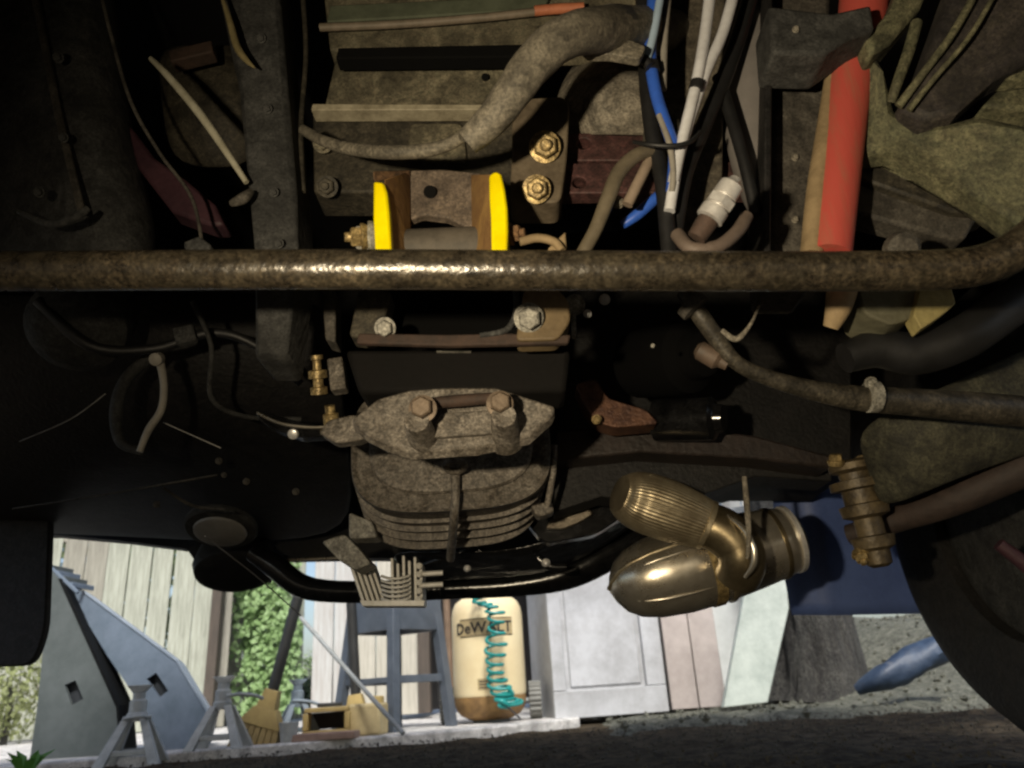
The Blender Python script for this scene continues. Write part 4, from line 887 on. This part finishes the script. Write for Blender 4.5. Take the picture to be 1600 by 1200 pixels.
tube('link_lip', green_arm, [(1576, -50, .54, 4), (1520, 50, .55, 4), (1462, 120, .565, 4), (1420, 172, .58, 5)], 4, ul, 8)
plate('link_rod', green_arm, [(1420, -60), (1470, -60), (1440, 10), (1392, 66), (1362, 84), (1352, 60), (1390, 14)], .585, .03, car, bevel=.005)
tube('brake_hose', green_arm, [(1432, 36, .59, 9), (1420, 80, .59, 9), (1402, 130, .59, 8), (1392, 160, .6, 7)], 9, car, 10)
plate('arm_bush', green_arm, [(1536, 164), (1560, 140), (1610, 132), (1660, 140), (1660, 168), (1600, 170)], .575, .03, car, bevel=.004)
plate('arm_tab', green_arm, [(1540, 106), (1600, 100), (1660, 100), (1660, 120), (1590, 122), (1545, 120)], .57, .02, car, bevel=.003)
lathe('link_bolt', grey_rail, pt(1406, 390, .60), TOCAM, [(0, .016), (.008, .015), (.012, .010)], car, 18)
# below the bar, right
ub = plate('link_bush', mat('bush_olive', (.115, .11, .07), (.07, .065, .04), .75, 0, 24, .4), [(1340, 448), (1450, 448), (1432, 494), (1395, 508), (1350, 490)], .66, .05, car, rnd=12)
plate('link_bracket', mat('bracket_straw', (.30, .25, .10), (.18, .15, .06), .75, 0, 20, .5), [(1438, 446), (1486, 446), (1494, 474), (1470, 494), (1440, 514), (1428, 492)], .65, .02, car, rnd=4)
tube('rubber_hose', wire_k, [(1320, 560, .70, 24), (1370, 545, .70, 30), (1430, 552, .70, 34), (1500, 530, .69, 34), (1560, 490, .69, 34), (1640, 430, .69, 34)], 32, car, 18)
tube('tie_rod', mat('tie_rod_grime', (.062, .054, .04), (.026, .023, .018), .5, .1, 34, .6, (.14, .12, .085), dist=.001), [(1068, 456, .70, 12), (1092, 490, .70, 14), (1118, 526, .71, 14), (1150, 566, .72, 12), (1200, 590, .73, 13), (1270, 610, .74, 16), (1340, 622, .75, 20), (1420, 628, .76, 22), (1520, 636, .77, 24), (1660, 648, .78, 25)], 16, car, 18)
lathe('rod_clamp', cast_l, pt(1363, 620, .748), (1, .1, -.05), [(-.006, .013), (-.005, .0165), (.005, .0165), (.006, .013)], car, 24)
bolt(cast_l, 1360, 598, .74, 9, car, stud=False)
lathe('rod_end', mat('rod_end_brown', (.13, .09, .065), (.06, .045, .032), .6, 0, 30, .5, dist=.001), pt(1110, 556, .725), (.62, -.1, -.5), [(-.016, .006), (-.012, .010), (.008, .011), (.012, .007), (.020, .006)], car, 18)
tube('rod_end_clip', cast_g, [(1128, 516, .69, 4), (1150, 530, .69, 5), (1172, 508, .69, 3), (1186, 478, .70, 2)], 4, car, 8)
lathe('rod_collar', grey_rail, pt(1082, 478, .69), (.5, 0, -.7), [(-.006, .012), (-.005, .0155), (.005, .0155), (.006, .012)], car, 18)
# steering knuckle and lower arm
sheet('steering_knuckle', mat('knuckle_olive', (.060, .058, .036), (.022, .021, .015), .8, 0, 22, .8, (.10, .095, .06), dist=.002), [[(1330, 680, .92), (1380, 640, .86), (1480, 600, .84), (1600, 540, .84), (1760, 480, .86)], [(1360, 740, .94), (1420, 700, .86), (1500, 670, .84), (1620, 640, .84), (1760, 620, .86)], [(1370, 800, .96), (1430, 780, .90), (1520, 740, .88), (1640, 700, .88), (1760, 690, .9)]], .02, car)
tube('lower_arm', mat('lower_arm_dark', (.045, .03, .024), (.02, .014, .012), .7, 0, 22, .6, dist=.002), [(1326, 836, 1.04, 16), (1362, 826, 1.02, 18), (1400, 812, 1.0, 20), (1500, 776, .94, 26), (1640, 712, .88, 30)], 24, car, 18)
bj = lathe('ball_joint', mat('joint_bronze', (.14, .105, .055), (.04, .03, .018), .5, .25, 34, .9, dist=.001), pt(1330, 720, .96), V((.09, .1, -1)), [(0, .022), (.004, .030), (.012, .030), (.016, .02), (.024, .02), (.026, .034), (.036, .034), (.038, .022), (.055, .022), (.057, .03), (.070, .028), (.074, .017), (.095, .017), (.097, .026), (.110, .024), (.114, .016), (.13, .015), (.134, .009)], car, 26)
plate('joint_block', mat('joint_tan', (.20, .15, .075), (.11, .08, .04), .6, .1, 30, .4), [(1338, 712), (1368, 706), (1378, 740), (1370, 790), (1340, 800)], .98, .03, bj, rnd=5)
bolt(gold, 1306, 722, .94, 12, bj, axis=(0, -.4, .9), stud=False); bolt(gold, 1344, 866, .97, 12, bj, axis=(0, -.4, -.9))
# rusty subframe beam and copper pieces
plate('subframe', mat('subframe_rust', (.034, .024, .02), (.016, .012, .01), .6, 0, 20, .5), [(868, 672), (1010, 660), (1180, 680), (1300, 712), (1300, 732), (1180, 716), (1000, 706), (866, 720)], 1.05, .08, car, bevel=.004)
plate('subframe_lower', blackish, [(866, 724), (1000, 710), (1300, 738), (1300, 752), (1180, 744), (1050, 790), (940, 776), (866, 800)], 1.10, .06, car)
plate('starter_bracket', copper, [(898, 600), (930, 590), (950, 622), (1010, 640), (1030, 662), (960, 668), (935, 660), (918, 640)], .98, .04, car, rnd=8)
bolt(gold, 932, 655, .96, 7, car)
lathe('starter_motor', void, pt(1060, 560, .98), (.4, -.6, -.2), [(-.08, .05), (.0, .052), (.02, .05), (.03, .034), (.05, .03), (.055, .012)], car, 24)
lathe('solenoid', black_g, pt(1080, 655, 1.0), (.9, -.5, -.2), [(-.05, .03), (.03, .03), (.035, .02), (.045, .018)], car, 20)
for x_, y_, q_, mm in ((898, 476, 15, cast_l), (945, 468, 8, silver), (918, 490, 6, silver), (1020, 540, 3, cast_l)): bolt(mm, x_, y_, .78, q_, car, stud=False, axis=(-.3, -.8, -.5))
tube('sensor_rod', cast_l, [(896, 488, .76, 4), (897, 528, .76, 4)], 4, car, 8)
plate('engine_block', blackish, [(880, 450), (1330, 450), (1330, 740), (880, 740)], 1.22, .2, car)
# ---- exhaust
ex = tube('flex_pipe', exh, [(968, 772, 1.03, 30), (976, 775, 1.033, 37), (988, 779, 1.036, 43), (1010, 786, 1.040, 47), (1045, 798, 1.040, 47), (1080, 811, 1.040, 43), (1106, 821, 1.040, 38)], 45, car, 208, 6, prof=lambda i, k, a: 1 + .011 * (1 if (k // 2) % 2 else -1))
tube('elbow', exh_d, [(1096, 817, 1.038, 36), (1128, 830, 1.035, 37), (1152, 852, 1.035, 37), (1160, 878, 1.040, 36), (1152, 902, 1.060, 34)], 38, ex, 28, 8)
for P_ in ((1104, 820, 1.038, 39.5),): lathe('collar', exh, pt(*P_[:3]), pt(1112, 823, 1.038) - pt(1098, 817, 1.038), [(-.004, P_[3] * scl(pt(*P_[:3])) * .95), (-.003, P_[3] * scl(pt(*P_[:3]))), (.003, P_[3] * scl(pt(*P_[:3]))), (.004, P_[3] * scl(pt(*P_[:3])) * .95)], ex, 36)
tube('clamp_ring', exh_g, [(1136, 806, 1.010, 3), (1160, 824, 0.995, 5), (1176, 852, 0.990, 5), (1178, 880, 0.995, 5), (1164, 902, 1.010, 3)], 5, ex, 10)
a_ = pt(952, 922, 1.150); b_ = pt(1250, 838, 1.150); ax = b_ - a_; L = ax.length; s = scl(a_)
mv, mf = lathe_geo(a_, ax, [(0, 3 * s), (L * .02, 22 * s), (L * .06, 42 * s), (L * .12, 56 * s), (L * .22, 66 * s), (L * .36, 71 * s), (L * .50, 71 * s), (L * .64, 68 * s), (L * .76, 64 * s), (L * .88, 59 * s), (L * .95, 53 * s), (L * .985, 40 * s), (L, 14 * s)], 56, .93)
link('converter', mv, mf, exh_g, ex, smooth=60)
# seam around the two half shells, rim and bands
def around(t_, r_, w_, nm, m, sq=.93):
    v, f = lathe_geo(a_ + ax * t_, ax, [(-w_, r_ * .97 * s), (-w_ * .7, r_ * 1.03 * s), (w_ * .7, r_ * 1.03 * s), (w_, r_ * .97 * s)], 48, sq); link(nm, v, f, m, ex, smooth=50)
around(.86, 60, .004, 'rim', exh_d); around(.945, 56, .004, 'rim', silver); around(.50, 71, .010, 'band', gold); around(.57, 71, .004, 'band', exh)
aN, uN, bN = frame_of(ax); side = (ray(1100, 890).normalized()).cross(aN).normalized(); sN = (uN * .35 - V((0, 1, 0)) * .65); sN = (sN - aN * sN.dot(aN)).normalized()
rv = [(0, 3), (.02, 22), (.06, 42), (.12, 56), (.22, 66), (.36, 71), (.48, 71)]
pts = [a_ + aN * (L * t_) + (sN * (-1) if sN.y > 0 else sN) * r_ * s * .96 for t_, r_ in rv]
v, f = tube_geo(pts, [.0035] * len(pts), 8); link('weld_seam', v, f, exh, ex, smooth=60)
for dz_, k0, k1 in ((.55, .10, .46), (-.25, .14, .50)):
    d_ = (uN * -dz_ - V((0, 1, 0)) * (1 - abs(dz_) * .5)); d_ = (d_ - aN * d_.dot(aN)).normalized(); pr_ = []
    for q_ in range(9):
        t_ = k0 + (k1 - k0) * q_ / 8; r_ = next(r0_ + (r1_ - r0_) * (t_ - t0_) / (t1_ - t0_) for (t0_, r0_), (t1_, r1_) in zip(rv, rv[1:] + [(.7, 67)]) if t_ <= t1_)
        pr_.append(a_ + aN * (L * t_) + d_ * (r_ * s * .965))
    v, f = tube_geo(pr_, [.001 + .0022 * math.sin(math.pi * q_ / 8) for q_ in range(9)], 8); link('stamped_rib', v, f, exh_g, ex, smooth=60)
tube('hanger_rod', cast_g, [(1163, 745, 0.980, 4), (1167, 790, 0.980, 5), (1170, 835, 0.980, 4), (1168, 872, 1.000, 3)], 4.5, ex, 8)
# ---- blue flap on the right
nf = sheet('mud_flap', navy, [[(1205, 745, 1.50), (1270, 738, 1.47), (1330, 735, 1.5), (1420, 735, 1.53)], [(1210, 800, 1.52), (1270, 800, 1.48), (1340, 800, 1.50), (1430, 800, 1.53)], [(1222, 880, 1.54), (1280, 880, 1.50), (1350, 880, 1.52), (1450, 880, 1.53)], [(1238, 960, 1.55), (1300, 961, 1.52), (1370, 960, 1.53), (1470, 958, 1.53)]], .008, car, sub=2, label='navy blue mud flap')
nf.modifiers['sub'].subdivision_type = 'SIMPLE'
plate('flap_clamp', mat('clamp_dark', (.05, .055, .075), (.03, .033, .045), .5, .2, 20, .2), [(1212, 738), (1305, 732), (1308, 752), (1216, 764)], 1.46, .02, nf, rnd=4)
bolt(silver, 1279, 749, 1.45, 6, nf, stud=False)
# ---- right wheel
wc = pt(1688, 782, 1.12)
wh = thing('wheel', None, None, tuple(wc)); wh.parent = car; wh.location = wc - wl(car)
axw = V((1, .10, 0)); Rw = .345
prof = [(-.10, .20), (-.105, .23), (-.112, .27), (-.112, .30), (-.10, .325), (-.085, .338), (-.06, Rw), (.06, Rw), (.085, .338), (.10, .325), (.112, .29), (.105, .23), (.10, .20)]
a_, u_, b_ = frame_of(axw); vs, fs = [], []; SEG = 96
for i, (t_, r_) in enumerate(prof):
    for k in range(SEG):
        th = 2 * math.pi * k / SEG; q = r_ - (.007 if 4 < i < 8 and k % 4 == 0 else 0); vs.append(wc + a_ * t_ + (u_ * math.cos(th) + b_ * math.sin(th)) * q)
n_ = len(prof)
for i in range(n_):
    for k in range(SEG):
        k2 = (k + 1) % SEG; j = (i + 1) % n_; fs.append((i * SEG + k, i * SEG + k2, j * SEG + k2, j * SEG + k))
link('tyre', vs, fs, rubber, wh, smooth=40)
lathe('rim', grey_d, wc, axw, [(-.085, .19), (-.08, .198), (.08, .198), (.085, .19)], wh, 40)
lathe('brake_disc', rust_d, wc - axw * .05, axw, [(-.02, .13), (-.012, .135), (0, .135), (.005, .08)], wh, 36)
# brake caliper edge and purple tint liner at the right border
tube('arch_liner', purple_d, [(1560, 850, .98, 10), (1600, 880, .98, 12), (1660, 930, .98, 14)], 12, car, 12)
